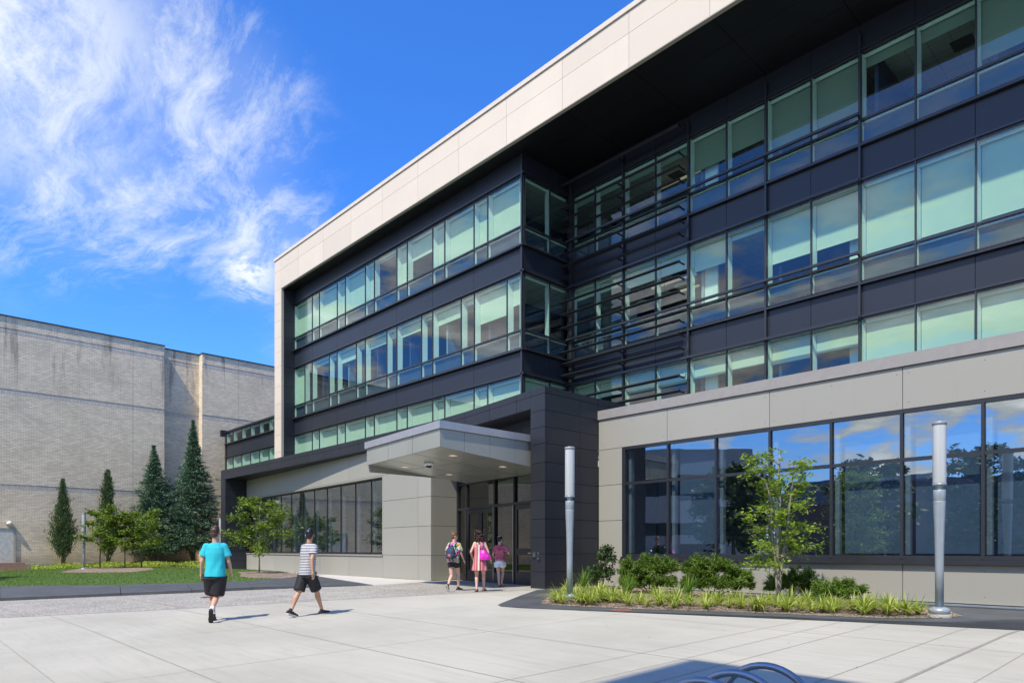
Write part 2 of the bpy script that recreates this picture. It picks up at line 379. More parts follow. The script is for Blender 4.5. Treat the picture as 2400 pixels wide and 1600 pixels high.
for u0, v0, u1, v1 in ((-8.9, -4, -8.05, 11.0), (-5.75, -4, -5.05, 12.1), (-4.95, -4, -4.5, 12.3), (-4.4, -4, -3.95, 12.6), (-3.15, -4, -2.78, 14.3), (-1.95, -4, -1.68, 14.5), (-12.2, -4, -11.5, 10.2)): joint(jt, (u0, v0), (u1, v1), jw * .8)
o = jt.build('paving_joints', M_JOINT); o['kind'] = 'structure'
jt = MB(); joint(jt, (-2.62, -6), (-2.17, 14.6), .022, .0045); o = jt.build('expansion_joint', M_JOINT2); o['kind'] = 'structure'
jt = MB()
for a_, b_ in (((-23.5, 2.4), (-17.8, 2.4)), ((-22.3, 5.2), (-16.7, 5.3)), ((-21.2, 8.2), (-15.6, 8.2)), ((-20.0, 11.3), (-14.4, 11.2)), ((-26, -1), (-20, -1))): joint(jt, a_, b_, .008, .0085)
o = jt.build('path_joints', M_JOINT); o['kind'] = 'structure'
# kerb, lawn, mulch
kb = [(-28.2, -6.5), (-23.71, 2.65), (-22.51, 5.39), (-21.68, 7.11), (-21.12, 8.73), (-19.38, 12.03)]
kt = [(-34.5, -2.6), (-29.5, 3.30), (-26.03, 6.20), (-24.61, 7.91), (-23.44, 9.50), (-24.6, 11.6), (-25.43, 13.31)]
kmb = MB()
def kz(p, top): return g(p[0], p[1]) + top
segs = list(zip([kb[0], kb[1], kb[2], kb[3], kb[4]], [kt[0], kt[1], kt[2], kt[3], kt[4]]))
kerb = empty('kerb', '', '', (0, 0, 0)); del kerb['label']; del kerb['category']; kerb['kind'] = 'structure'
for i in range(4):
    (a, c), (b, d) = segs[i], segs[i + 1]
    e = .006
    lerp = lambda p, q, t: (p[0] + (q[0] - p[0]) * t, p[1] + (q[1] - p[1]) * t)
    L_ = math.hypot(a[0] - b[0], a[1] - b[1]); t0 = e / L_; a2, b2 = lerp(a, b, t0), lerp(a, b, 1 - t0); c2, d2 = lerp(c, d, t0), lerp(c, d, 1 - t0)
    mb = MB(); vs = [(*a2, kz(a2, -.05)), (*b2, kz(b2, -.05)), (*d2, kz(d2, -.05)), (*c2, kz(c2, -.05)), (*a2, kz(a2, .10)), (*b2, kz(b2, .10)), (*d2, kz(d2, .16)), (*c2, kz(c2, .16))]
    mb.add(vs, [(0, 3, 2, 1), (4, 5, 6, 7), (0, 1, 5, 4), (1, 2, 6, 5), (2, 3, 7, 6), (3, 0, 4, 7)]); mb.build('kerb_slab', M_KERB, kerb, bevel=.008)
mb = MB(); tip = [kb[4], kb[5], kt[6], kt[5], kt[4]]; hh = [.10, .02, .10, .14, .16]
mb.add([(*p, kz(p, -.05)) for p in tip] + [(*p, kz(p, h)) for p, h in zip(tip, hh)], [(0, 1, 2, 3, 4)[::-1], (5, 6, 7, 8, 9)] + [(i, (i + 1) % 5, 5 + (i + 1) % 5, 5 + i) for i in range(5)])
mb.build('kerb_slab', M_KERB, kerb)
LAWN = [(-36, -4.4), (-29.6, 3.34), (-26.1, 6.25), (-24.7, 7.95), (-23.55, 9.55), (-24.7, 11.65), (-25.5, 13.3), (-29.0, 14.0), (-33.5, 14.9), (-38.5, 15.0), (-46, 13.6), (-49.9, 11.2), (-50.4, 9.0), (-51.2, 7.2), (-51.5, 5.5), (-50.5, -3)]
lawn = sheet('lawn', LAWN, .13, M_LAWN, thick=1)
M1 = [(-44.08, 7.59), (-46.6, 8.4), (-49.0, 9.5), (-48.6, 11.8), (-45.8, 12.6), (-41.5, 11.6), (-38.64, 9.76), (-40.71, 8.3), (-42.5, 7.6)]
M2 = [(-33.0, 12.95), (-33.1, 14.2), (-29.85, 14.1), (-26.7, 13.4), (-25.0, 12.3), (-24.4, 11.2), (-25.75, 10.7), (-27.6, 10.9), (-29.47, 11.7)]
sheet('mulch_island', M1, .136, M_MULCH); sheet('mulch_island', M2, .137, M_MULCH)
# right hand planting bed: flush dark stone border, mulch inside
BORD = [(-13.68, 13.95), (-12.3, 11.9), (-11.45, 10.55), (-11.15, 10.12), (-10.85, 9.95), (-10.3, 10.03), (-9.31, 10.42), (-7.97, 10.98), (-5.21, 12.1), (-4.2, 12.55), (-3.5, 13.05), (-3.05, 13.7), (-2.75, 14.4), (-2.3, 15.2), (-1.5, 15.8), (8, 16.3), (8, 16.82), (-13.7, 16.82)]
sheet('bed_border', BORD, .008, M_KERB)
BED = [(-13.4, 15.0), (-12.5, 13.6), (-11.54, 12.15), (-10.85, 11.2), (-10.48, 10.84), (-9.70, 10.92), (-8.18, 11.35), (-5.42, 12.55), (-4.2, 13.1), (-3.55, 13.8), (-3.35, 14.6), (-3.7, 15.2), (-4.5, 16.0), (-5.5, 16.78), (-13.7, 16.78), (-13.7, 15.2)]
def bedz(u, v): return .015 + .10 * min(1, max(0, .55))
sheet('planting_bed', BED, .013, M_MULCH)

# ------------------------------------------------------------------ leaf / plant helpers
def quads_mesh(name, C, A, B, m, parent=None):
    """C centres, A half-length vectors, B half-width vectors -> pointed leaf (a rhomb) per row"""
    n = len(C); V = np.empty((n, 4, 3)); V[:, 0] = C - A; V[:, 1] = C + B - A * .1; V[:, 2] = C + A; V[:, 3] = C - B - A * .1
    me = bpy.data.meshes.new(name); me.vertices.add(n * 4); me.vertices.foreach_set('co', V.reshape(-1))
    me.loops.add(n * 4); me.loops.foreach_set('vertex_index', np.arange(n * 4)); me.polygons.add(n)
    me.polygons.foreach_set('loop_start', np.arange(n) * 4); me.polygons.foreach_set('loop_total', np.full(n, 4)); me.update()
    me.materials.append(m); o = bpy.data.objects.new(name, me); COL.objects.link(o)
    if parent is not None: o.parent = parent
    return o
def unit(a): return a / np.maximum(np.linalg.norm(a, axis=1, keepdims=True), 1e-9)
def leaf_frames(n, up=.6, dirs=None):
    d = rng.normal(size=(n, 3)) if dirs is None else dirs + rng.normal(size=(n, 3)) * .45
    d[:, 2] *= .55; d = unit(d); nn = rng.normal(size=(n, 3)); nn[:, 2] += up * 3; b = unit(np.cross(d, nn)); return d, b
def leafmat(name, c1, c2, trans=.3, rough=.5):
    if name in MATS: return MATS[name]
    m = bpy.data.materials.new(name); m.use_nodes = True; t = NT(m.node_tree); bs = m.node_tree.nodes['Principled BSDF']
    gi = t.n('ShaderNodeNewGeometry'); tc = t.n('ShaderNodeTexCoord')
    c = t.mix(gi.outputs['Random Per Island'], c1, c2)
    n_ = t.noise(tc.outputs['Object'], 2.2, 3, .5); c = t.mix(t.math('MULTIPLY', t.rng(n_, .4, .65), .35), c, tuple(x * .6 for x in c1))
    t.l(c, bs.inputs['Base Color']); bs.inputs['Roughness'].default_value = rough; bs.inputs['Specular IOR Level'].default_value = .35
    tr = t.n('ShaderNodeBsdfTranslucent'); t.l(t.mix(.5, c, (.9, 1, .2), 'MULTIPLY'), tr.inputs[0])
    mxs = t.n('ShaderNodeMixShader'); mxs.inputs[0].default_value = trans
    t.l(bs.outputs[0], mxs.inputs[1]); t.l(tr.outputs[0], mxs.inputs[2]); t.l(mxs.outputs[0], m.node_tree.nodes['Material Output'].inputs[0])
    MATS[name] = m; return m
L_SPRUCE = leafmat('spruce_needles', (.065, .135, .08), (.21, .31, .19), .08, .6)
L_COLUMN = leafmat('dark_conifer_needles', (.05, .095, .035), (.14, .20, .07), .08, .6)
L_YOUNG = leafmat('young_tree_leaves', (.12, .21, .02), (.28, .37, .05), .38)
L_BRIGHT = leafmat('bright_leaves', (.17, .30, .022), (.34, .46, .05), .4)
L_YEW = leafmat('yew_needles', (.06, .125, .012), (.17, .27, .03), .2)
L_BROAD = leafmat('glossy_leaves', (.03, .07, .02), (.09, .14, .04), .15, .35)
L_LILY = leafmat('variegated_blades', (.26, .37, .04), (.66, .68, .20), .4)
L_GRASS = leafmat('grass_blades', (.10, .22, .02), (.21, .33, .045), .35)
L_COVER = leafmat('ground_cover_leaves', (.20, .32, .03), (.50, .55, .12), .35)
L_TURF = leafmat('turf_blades', (.09, .17, .015), (.19, .28, .03), .3, .8)
M_BARK = mat('bark', (.16, .135, .11), .9, var=.35, vscale=14, bump=.5, stretch=(1, 1, .3))
M_BARKL = mat('light_bark', (.27, .24, .19), .9, var=.35, vscale=18, bump=.4, stretch=(1, 1, .4))

def conifer(label, loc, H, Rb, prof, leafm, low=.04, dens=1.0, tilt=.15, leaf=.11, seed=1, side=None, group='conifers along the brick wall'):
    r = np.random.default_rng(seed); random.seed(seed)
    t = empty('spruce_tree' if leafm is L_SPRUCE else 'columnar_conifer', label, 'tree', loc, 0, group)
    tk = MB(); tk.tube([(0, 0, -.1), (.02, 0, H * .5), (0, 0, H * .97)], [.02 * H ** .8 * .9 + .04, .045, .01], 8)
    for k in range(5 if leafm is L_SPRUCE else 2):
        a = r.uniform(0, 6.28); tk.tube([(0, 0, .1), (math.cos(a) * .25, math.sin(a) * .25, .9), (math.cos(a) * .7, math.sin(a) * .7, H * .25)], [.045, .035, .012], 6)
    loc_build(tk, 'trunk', M_BARK, t)
    C = []; D = []
    nb = int(150 * H * dens)
    for i in range(nb):
        h = (i + r.uniform()) / nb; h = h ** .92; z = low * H + h * (1 - low) * H; a = r.uniform(0, 6.283)
        L = Rb * prof(h) * r.uniform(.55, 1.12) * (1 + .16 * math.sin(a * 2 + seed + z * .8) + .14 * math.sin(a * 5 + z * 4.2))
        if i % 17 == 0: L *= r.uniform(1.15, 1.45)
        if i % 5 == 0: L *= .7
        if side is not None: L *= 1 + side[1] * math.cos(a - side[0]) * (1 - h)
        d0 = np.array([math.cos(a), math.sin(a), tilt * (1 if leafm is not L_SPRUCE else (h * 1.1 - .25))]); n = max(3, int(L * 26 / 1.0))
        tt = r.uniform(.28, 1, n) ** .7
        p = d0[None] * (tt * L)[:, None]; p[:, 2] += z - (0 if leafm is not L_SPRUCE else .18 * L) * tt ** 2 + .12 * np.maximum(0, tt - .75)
        w_ = (1.08 - tt) * L * .28 + .03; p += r.normal(size=(n, 3)) * w_[:, None] * np.array([1, 1, .35])
        C.append(p); dd = np.repeat(d0[None], n, 0) + r.normal(size=(n, 3)) * .5; dd[:, 2] += .25 if leafm is L_SPRUCE else 1.1; D.append(dd)
    C = np.concatenate(C); D = unit(np.concatenate(D)); n = len(C)
    nn = r.normal(size=(n, 3)); nn[:, 2] += 1.5; B = unit(np.cross(D, nn))
    s_ = r.uniform(.7, 1.35, (n, 1)) * leaf
    quads_mesh('crown', C, D * s_, B * s_ * .26, leafm, t)
    return t

def broad_tree(name, label, loc, H, crown, leafm, trunkh, nlimb=9, leaf=.05, nleaf=60, seed=3, stems=1, bark=None, group=None, tr=.035, cat='tree', flat=1.0, tiers=False):
    """crown: function (azimuth, height fraction 0..1) -> radius"""
    r = np.random.default_rng(seed); t = empty(name, label, cat, loc, 0, group); tk = MB(); tips = []
    for s_ in range(stems):
        a0 = 6.283 * s_ / stems + r.uniform(0, .6); off = .0 if stems == 1 else .16
        base = [Vector((0, 0, -.08))]
        top = Vector((math.cos(a0) * off * H * .55, math.sin(a0) * off * H * .55, H * r.uniform(.88, .97)))
        pts = [Vector((0, 0, -.05)), Vector((math.cos(a0) * .03, math.sin(a0) * .03, trunkh * .45)) if stems > 1 else Vector((.01, 0, trunkh * .6))]
        for k in range(1, 6):
            f = k / 5; p = Vector((top.x * f ** .8, top.y * f ** .8, trunkh * .6 + (top.z - trunkh * .6) * f)); p += Vector(r.normal(size=3) * .035 * (1 if k < 5 else .3)); pts.append(p)
        rad = [tr * (1 if stems == 1 else .8) * (1 - .13 * i) for i in range(len(pts))]; rad[-1] = .006
        tk.tube(pts, rad, 8)
        for k in range(nlimb):
            h = (k + r.uniform(.1, .9)) / nlimb; zz_ = trunkh + h * (H - trunkh) * .92
            f = cl((zz_ - trunkh * .6) / (top.z - trunkh * .6), 0, 1); st_ = Vector((top.x * f ** .8, top.y * f ** .8, zz_ - (H - trunkh) * .10))
            a = a0 + r.uniform(-1.9, 1.9) if stems > 1 else k * 2.4 + r.uniform(-.4, .4)
            L = crown(a, h) * r.uniform(.78, 1.08); rise = (H - trunkh) * (.16 if not tiers else .10)
            mid = st_ + Vector((math.cos(a) * L * .5, math.sin(a) * L * .5, rise * .65)); end = Vector((0, 0, 0)) + Vector((math.cos(a) * L, math.sin(a) * L, st_.z + rise * (1.0 + .3 * r.normal())))
            tk.tube([st_, mid, end], [.014, .009, .003], 5)
            for q in range(7):
                ff = .35 + .65 * (q + .5) / 7; p = st_.lerp(mid, ff * 2) if ff < .5 else mid.lerp(end, ff * 2 - 1)
                for _ in range(2):
                    e = p + Vector((r.normal(), r.normal(), r.normal() * .5 + .2)) * (.17 * L + .05) * (1.25 - ff * .5)
                    tk.tube([p, e], [.004, .0015], 3); tips.append((e, max(.07, .17 * L)))
                tips.append((p, .08))
        tips.append((top, .15))
    loc_build(tk, 'trunk', bark or M_BARK, t)
    n = int(nleaf * len(tips)); idx = r.integers(0, len(tips), n)
    P = np.array([tips[i][0][:] for i in idx]); sp = np.array([tips[i][1] for i in idx])
    C = P + r.normal(size=(n, 3)) * sp[:, None] * np.array([.62, .62, .30 if tiers else .42])
    D = r.normal(size=(n, 3)); D[:, 2] = D[:, 2] * .4 - .25; D = unit(D); nn = r.normal(size=(n, 3)); nn[:, 2] += 1.6; B = unit(np.cross(D, nn))
    s2 = r.uniform(.65, 1.3, (n, 1)) * leaf
    quads_mesh('crown', C, D * s2, B * s2 * .42, leafm, t)
    return t

def shrub(name, label, loc, lobes, leafm, leaf=.035, dens=900, seed=5, group=None, airy=False, cat='shrub'):
    r = np.random.default_rng(seed); t = empty(name, label, cat, loc, R(46.6), group)
    C = []; D = []; tk = MB()
    for (x, y, z, rx, ry, rz) in lobes:
        tk.tube([(0, 0, -.03), (x * .4, y * .4, z * .45), (x, y, z)], [.022, .014, .005], 6)
        nsp = int(46 * (rx + ry + rz))
        n = int(dens * (rx * ry + ry * rz + rx * rz) * 4)
        d = unit(r.normal(size=(nsp, 3))); d[:, 2] = np.where(d[:, 2] < -.35, -d[:, 2] * .3, d[:, 2]); rad = r.uniform(.70, 1.12, nsp)
        S_ = d * rad[:, None] * np.array([rx, ry, rz]) + np.array([x, y, z])
        for q in S_[:: (2 if airy else 5)]: tk.tube([(x, y, z * .8), tuple(q)], [.006, .002], 3)
        k = r.integers(0, nsp, n); tt = r.uniform(0, 1, n) ** .6
        P = S_[k] * tt[:, None] + (np.array([x, y, z]) + (S_[k] - np.array([x, y, z])) * .55) * (1 - tt[:, None])
        C.append(P + r.normal(size=(n, 3)) * (.035 if not airy else .045)); dd = d[k] + r.normal(size=(n, 3)) * .6; dd[:, 2] -= .15; D.append(dd)
    loc_build(tk, 'stems', M_BARK, t)
    C = np.concatenate(C); C[:, 2] = np.maximum(C[:, 2], .02); D = unit(np.concatenate(D)); n = len(C); nn = r.normal(size=(n, 3)); nn[:, 2] += 1.2; B = unit(np.cross(D, nn))
    s_ = r.uniform(.7, 1.3, (n, 1)) * leaf
    quads_mesh('foliage', C, D * s_, B * s_ * (.22 if leafm is L_YEW else .5), leafm, t)
    return t

def blades(C, n_each, L, wid, spread, r, segs=4, arch=1.0):
    """arching strap leaves; returns verts/faces arrays"""
    V = []; F = []; k = 0
    for c in C:
        m_ = n_each if not isinstance(n_each, tuple) else r.integers(*n_each)
        for _ in range(m_):
            a = r.uniform(0, 6.283); l = L * r.uniform(.6, 1.15); o = spread * r.uniform(.15, 1.0); sd_ = np.array([-math.sin(a), math.cos(a), 0]) * wid * r.uniform(.7, 1.2)
            b = np.array(c) + np.array([math.cos(a), math.sin(a), 0]) * .02
            for s_ in range(segs + 1):
                f = s_ / segs; hor = o * l * f ** 1.5 * 1.1; z = l * (f - arch * o * .55 * f ** 2.4)
                p = b + np.array([math.cos(a) * hor, math.sin(a) * hor, z]); w_ = (1 - f ** 2.2) + .05
                V.append(p - sd_ * w_); V.append(p + sd_ * w_)
            for s_ in range(segs): F.append((k + 2 * s_, k + 2 * s_ + 1, k + 2 * s_ + 3, k + 2 * s_ + 2))
            k += 2 * (segs + 1)
    return V, F
def mesh_obj(name, V, F, m, parent=None, smooth=True):
    me = bpy.data.meshes.new(name); me.from_pydata([tuple(v) for v in V], [], F); me.materials.append(m)
    if smooth: me.polygons.foreach_set('use_smooth', [True] * len(me.polygons))
    o = bpy.data.objects.new(name, me); COL.objects.link(o)
    if parent is not None: o.parent = parent
    return o

# ================================================================== MAIN BUILDING
VF, VE, VB, UC = 20.3, 23.26, 19.4, -20.74
BLD = empty('academic_building', 'large modern four storey building with cream overhanging frame, dark metal bands and green glass windows', 'building', (-22, 22, .4))
def part(mb, name, m, parent=BLD, bevel=0.0): return mb.build(name, m, parent, bevel)
EPS = .003
# --- wall-frame transforms: s along the wall, d inward depth
def T_front(v0): return lambda s, d, z: (s, v0 + d, z)
def T_side(u0): return lambda s, d, z: (u0 - d, s, z)
def T_line(p, q):
    dx, dy = q[0] - p[0], q[1] - p[1]; L = math.hypot(dx, dy); dx /= L; dy /= L
    return lambda s, d, z: (p[0] + dx * s - dy * d, p[1] + dy * s + dx * d, z)
def tbox(mb, T, s0, s1, d0, d1, z0, z1):
    vs = [T(s, d, z) for z in (z0, z1) for s, d in ((s0, d0), (s1, d0), (s1, d1), (s0, d1))]
    mb.add(vs, [(0, 3, 2, 1), (4, 5, 6, 7), (0, 1, 5, 4), (1, 2, 6, 5), (2, 3, 7, 6), (3, 0, 4, 7)]); return mb
def window(T, s0, s1, zs, zt, zh, blind=0.0, mw=.045, mproj=.02, jamb=True, gl=None, depth=.30, sp_=.085, bm=None, blind_low=0.0, last=False, thick=False, fm=None, jm=None):
    """one window bay: frame > pane(s), blind, jamb lining"""
    gl = gl or M_GLASS; mb = MB(); w2 = mw if not thick else .07; pj = mproj if not thick else .06; IN = .035
    tbox(mb, T, s0, s0 + w2, -pj, IN, zs, zh)
    if last: tbox(mb, T, s1, s1 + w2, -pj, IN, zs, zh)
    a, b = s0 + w2, s1
    tbox(mb, T, a, b, -.015, IN, zh - .05, zh); tbox(mb, T, a, b, -.015, IN, zs, zs + .04)
    if zt: tbox(mb, T, a, b, -.03, IN, zt - .035, zt + .035)
    fr = part(mb, 'window', fm or M_FRAME)
    rows = [(zs + .04, zt - .035), (zt + .035, zh - .05)] if zt else [(zs + .04, zh - .05)]
    for z0, z1 in rows:
        p = MB(); p.add([T(a, .01, z0), T(b, .01, z0), T(b, .01, z1), T(a, .01, z1)], [(0, 1, 2, 3)]); sub(p.build('pane', gl), fr)
    sw_ = sp_
    if jamb:                                         # white splayed lining at the side and head
        j = MB(); z0, z1 = zs + .04, zh - .05
        j.add([T(a - .02, IN, z0), T(a, IN, z0), T(a + sw_, depth, z0), T(a - .02, depth, z0), T(a - .02, IN, z1), T(a, IN, z1), T(a + sw_, depth, z1), T(a - .02, depth, z1)], [(0, 3, 2, 1), (4, 5, 6, 7), (0, 1, 5, 4), (1, 2, 6, 5), (2, 3, 7, 6), (3, 0, 4, 7)])
        tbox(j, T, a + sw_ * .4 + .001, b, depth * .5, depth * .5 + .04, zh - .16, zh - .05)
        sub(j.build('jamb_lining', jm or M_WHITE), fr)
    if zt:
        q = MB(); tbox(q, T, a + .002, b, .13, .15, zs + .05, zt - .07); tbox(q, T, a + .002, b, .055, depth + .1, zt - .066, zt - .03); sub(q.build('knee_panel', M_KNEE), fr)
        q = MB(); tbox(q, T, a + .003, b, .05, .13, zt - .10, zt - .067); sub(q.build('sill_edge', M_WHITE), fr)
    if blind > 0:
        zb = (zt + .19) if zt else (zs + .05); top = zh - .09; z0 = top - (top - zb) * min(blind, 1)
        if blind > 1: z0 = zs + .08
        bl = MB(); n = 10
        x0, x1 = a + (sw_ + .012 if jamb else .05), b - .02
        for i in range(n):                           # slightly rippled cloth
            sA = x0 + (x1 - x0) * i / n; sB = x0 + (x1 - x0) * (i + 1) / n
            dA = depth - .03 + .002 * math.sin(sA * 4 + zh); dB = depth - .03 + .002 * math.sin(sB * 4 + zh)
            bl.add([T(sA, dA, z0), T(sB, dB, z0), T(sB, dB, top), T(sA, dA, top)], [(0, 1, 2, 3)], True)
        tbox(bl, T, x0, x1, depth - .04, depth - .015, z0 - .03, z0)
        sub(bl.build('blind', bm or M_BLIND), fr)
    return fr
def spandrel(T, joints, z0, z1, m=M_DARK, d=.0, name='spandrel_panel', gap=.008):
    for a, b in zip(joints, joints[1:]):
        mb = MB(); tbox(mb, T, a + gap, b - gap, d, d + .05, z0, z1); part(mb, name, m)
def ledge(T, a, b, z, h=.07, out=.13, name='ledge', m=None):
    mb = MB(); tbox(mb, T, a, b, -out, .06, z, z + h); part(mb, name, m or M_FRAME)
ROWS = [(5.86, 6.62, 9.06), (10.22, 10.99, 13.46), (14.68, 15.44, 17.64)]
MOD = 3.165
# ---- bay facade (parallel wall, u -42.3 .. -20.74)
TF = T_front(VF); J = [-42.33, -39.83, -36.68, -33.52, -30.36, -27.20, -24.03, -20.80]
r3 = [-42.33, -39.83, -38.90, -36.68, -35.73, -33.51, -32.57, -30.36, -29.40, -27.20, -26.23, -24.03, -23.07, -20.86]
r2 = [-42.33, -40.83, -39.85, -37.65, -36.69, -34.48, -33.52, -31.32, -30.36, -28.14, -27.20, -24.97, -24.01, -21.79, -20.86]
b3 = [.97, .98, 1, 1, 1, .97, .06, 1, .50, 1, 1, 1, 1]
b2 = [1, .10, .12, .12, .30, .14, .22, .18, .24, .08, .30, .12, .62, .50]
b1 = [1, .8, 1, .8, 1, 1, 1, 1, 1, 1, 1, 1, 1]
for (zs, zt, zh), ms, bl in ((ROWS[2], r3, b3), (ROWS[1], r2, b2), (ROWS[0], r3, b1)):
    for i in range(len(ms) - 1):
        window(TF, ms[i], ms[i + 1], zs, zt, zh, bl[i], last=(i == len(ms) - 2))
for z0, z1 in ((17.72, 18.52), (13.54, 14.54), (9.14, 10.08)): spandrel(TF, J, z0, z1, d=.01)
mb = MB(); tbox(mb, TF, -42.35, UC - .04, .062, .2, 13.5, 14.7); tbox(mb, TF, -42.35, UC - .04, .062, .2, 9.1, 10.24); tbox(mb, TF, -42.35, UC - .04, .062, .2, 17.66, 18.6); part(mb, 'facade_backing', M_SHADOWGAP)
for z, o_ in ((17.645, .10), (14.56, .15), (13.465, .09), (10.10, .15), (9.065, .09)): ledge(TF, -42.34, UC + .09, z, .075, o_)
mb = MB(); mb.box(UC - .09, UC, VF - .09, VF + .0, 5.9, 18.5); part(mb, 'corner_post', M_FRAME)
# ---- bay return wall (u = UC, v 20.3 .. 23.26)
TS = T_side(UC)
for (zs, zt, zh), bl in ((ROWS[2], 0), (ROWS[1], 0), (ROWS[0], 1)):
    for a, b in ((VF + .05, 21.92), (21.92, VE - .12)):
        window(TS, a, b, zs, zt, zh, bl, last=(b > 22))
for z0, z1 in ((17.72, 18.52), (13.54, 14.54), (9.14, 10.08)): spandrel(TS, [VF + .01, 21.92, VE], z0, z1, d=.01)
mb = MB()
for z0, z1 in ((13.5, 14.7), (9.1, 10.24), (17.66, 18.6)): tbox(mb, TS, VF + .03, VE, .062, .18, z0, z1)
part(mb, 'return_backing', M_SHADOWGAP)
for z, o_ in ((17.645, .10), (14.56, .15), (13.465, .09), (10.10, .15), (9.065, .09)): ledge(TS, VF, VE, z, .075, o_)
# ---- east facade (v = VE, u UC .. +4)
TE = T_front(VE); eu = [-20.62, -19.24, -17.69, -16.07, -14.53, -12.92, -11.38, -9.78, -8.22, -6.61, -5.05, -3.45, -1.89, -.29, 1.27]
EJ = [-20.7, -17.69, -14.53, -11.38, -8.22, -5.05, -1.89, 1.27]
be = {2: [.18, .18, .18, .18, .62, .58, .88, .88, .18, .22, .9, .9, .9, .9], 1: [.2, .2, .3, .3, .42, .10, .72, .72, 1, 1, 1, 1, 1, 1], 0: [.3, .3, .35, .35, .32, .30, .35, .32, 1, 1, 1, 1, 1, 1]}
for ri in (2, 1, 0):
    zs, zt, zh = ROWS[ri]
    for i in range(len(eu) - 1):
        window(TE, eu[i], eu[i + 1], zs, zt, zh, be[ri][i], last=(i == len(eu) - 2), thick=(i % 2 == 0 and 1 < i < 9), jamb=True, sp_=.06, mproj=.05, depth=.26, bm=M_BLIND_SHADED if ri == 2 else None)
ejs = sorted(set(eu[::1])); ejs[0] = -20.7
for z0, z1 in ((17.72, 18.52), (13.54, 14.54), (9.14, 10.08)): spandrel(TE, ejs, z0, z1, d=.01)
mb = MB()
for z0, z1 in ((13.5, 14.7), (9.1, 10.24), (17.66, 18.6)): tbox(mb, TE, -20.7, 1.3, .062, .2, z0, z1)
part(mb, 'east_backing', M_SHADOWGAP)
for z, o_ in ((17.645, .08), (14.56, .13), (13.465, .07), (10.10, .13), (9.065, .07)): ledge(TE, UC + .02, 1.3, z, .065, o_)
for x in (-17.65, -14.49, -11.34, -8.18):                       # projecting fins that carry the sunshade
    mb = MB(); mb.box(x - .035, x + .035, VE - .12, VE - .001, 5.9, 18.2); part(mb, 'sunshade_fin', M_FRAME)
mb = MB(); mb.box(-20.60, -20.44, VE - .22, VE - .001, 5.9, 18.2); part(mb, 'sunshade_fin', M_FRAME)
for z in (18.0, 16.95, 16.42, 15.9, 14.86, 14.33, 13.80, 12.72, 12.14, 11.55, 10.45, 9.92, 9.40, 8.30, 7.72, 7.15):
    mb = MB(); vs = [(-20.78, VE - .64, z - .01), (-20.78, VE - .50, z + .07), (-20.78, VE - .40, z + .03), (-20.78, VE - .54, z - .07)]
    mb.add(vs + [(x + 6.16, y, zz_) for x, y, zz_ in vs], [(0, 1, 2, 3), (4, 7, 6, 5), (0, 4, 5, 1), (1, 5, 6, 2), (2, 6, 7, 3), (3, 7, 4, 0)])
    for x in (-20.62, -17.65, -14.64): mb.box(x - .02, x + .02, VE - .5, VE - .12, z - .035, z + .02)
    part(mb, 'sunshade_blade', M_FRAME)
for z in (15.52, 13.42, 11.08, 9.02):
    mb = MB(); mb.box(-20.7, -8.13, VE - .34, VE - .24, z - .05, z + .03)
    for x in (-20.5, -17.65, -14.49, -11.34, -8.18): mb.box(x - .03, x + .03, VE - .25, VE - .13, z - .045, z + .02)
    part(mb, 'sunshade_rail', M_FRAME)
# ---- cream frame
def panels(name, T, ss, zz, m, d0=0.0, th=.05, gap=.007):
    mb = MB()
    for a, b in zip(ss, ss[1:]):
        for c, d in zip(zz, zz[1:]): tbox(mb, T, a + gap, b - gap, d0, d0 + th, c + gap, d - gap)
    return part(mb, name, m)
TB = T_front(VB); BJ = [-43.26, -42.30] + [-39.83 + 3.165 * i for i in range(0, 15)]; UR = BJ[-1]
panels('frame_fascia', TB, BJ, [18.53, 19.74, 20.50], M_CREAM)
pz = [4.6, 5.2, 6.3, 6.95, 7.95, 9.04, 10.14, 11.07, 12.22, 13.49, 14.47, 15.40, 16.49, 17.64, 18.53]
panels('frame_pier', TB, [-43.26, -42.30], pz, M_CREAM)
mb = MB(); mb.box(-43.24, UR, VB + .052, VB + .14, 18.56, 20.5); mb.box(-43.24, -42.32, VB + .052, VB + .14, 4.6, 18.56); mb.box(-43.24, UR, VB + .14, 36, 19.0, 20.48); part(mb, 'frame_core', M_SHADOWGAP)
mb = MB(); mb.box(-43.24, UR, VB + .002, VB + .16, 18.505, 18.53); mb.box(-42.298, -42.27, VB + .002, VB + .16, 4.6, 18.504)
part(mb, 'frame_lip', M_LIP)
mb = MB(); mb.box(-43.34, UR, VB - .05, VB + .3, 20.52, 20.70); part(mb, 'roof_cap', M_CAP)
mb = MB(); mb.box(-43.3, -43.26, VB + .0, 36, 4.6, 20.5); part(mb, 'end_wall', M_CREAM)
mb = MB()                                                     # black soffit boards
for i in range(len(BJ) - 1):
    for v0, v1 in ((VB + .165, 20.9), (20.9, 22.1), (22.1, VE + .4)):
        if BJ[i + 1] < -20.7 and v0 > 20.5: continue
        mb.box(BJ[i] + .01, BJ[i + 1] - .01, v0 + .008, v1 - .008, 18.52, 18.55)
part(mb, 'soffit', M_BLACK)
mb = MB(); mb.box(-42.4, UR, VB + .165, VE + .4, 18.56, 18.9); part(mb, 'soffit_deck', M_SHADOWGAP)
TR = lambda s, d, z: (-42.27 - d, s, z)
rv = MB()
for c, d in zip(pz, pz[1:]): rv.box(-42.33, -42.275, VB + .17, VF + .0, c + .008, d - .008)
part(rv, 'frame_reveal', M_PORTAL)
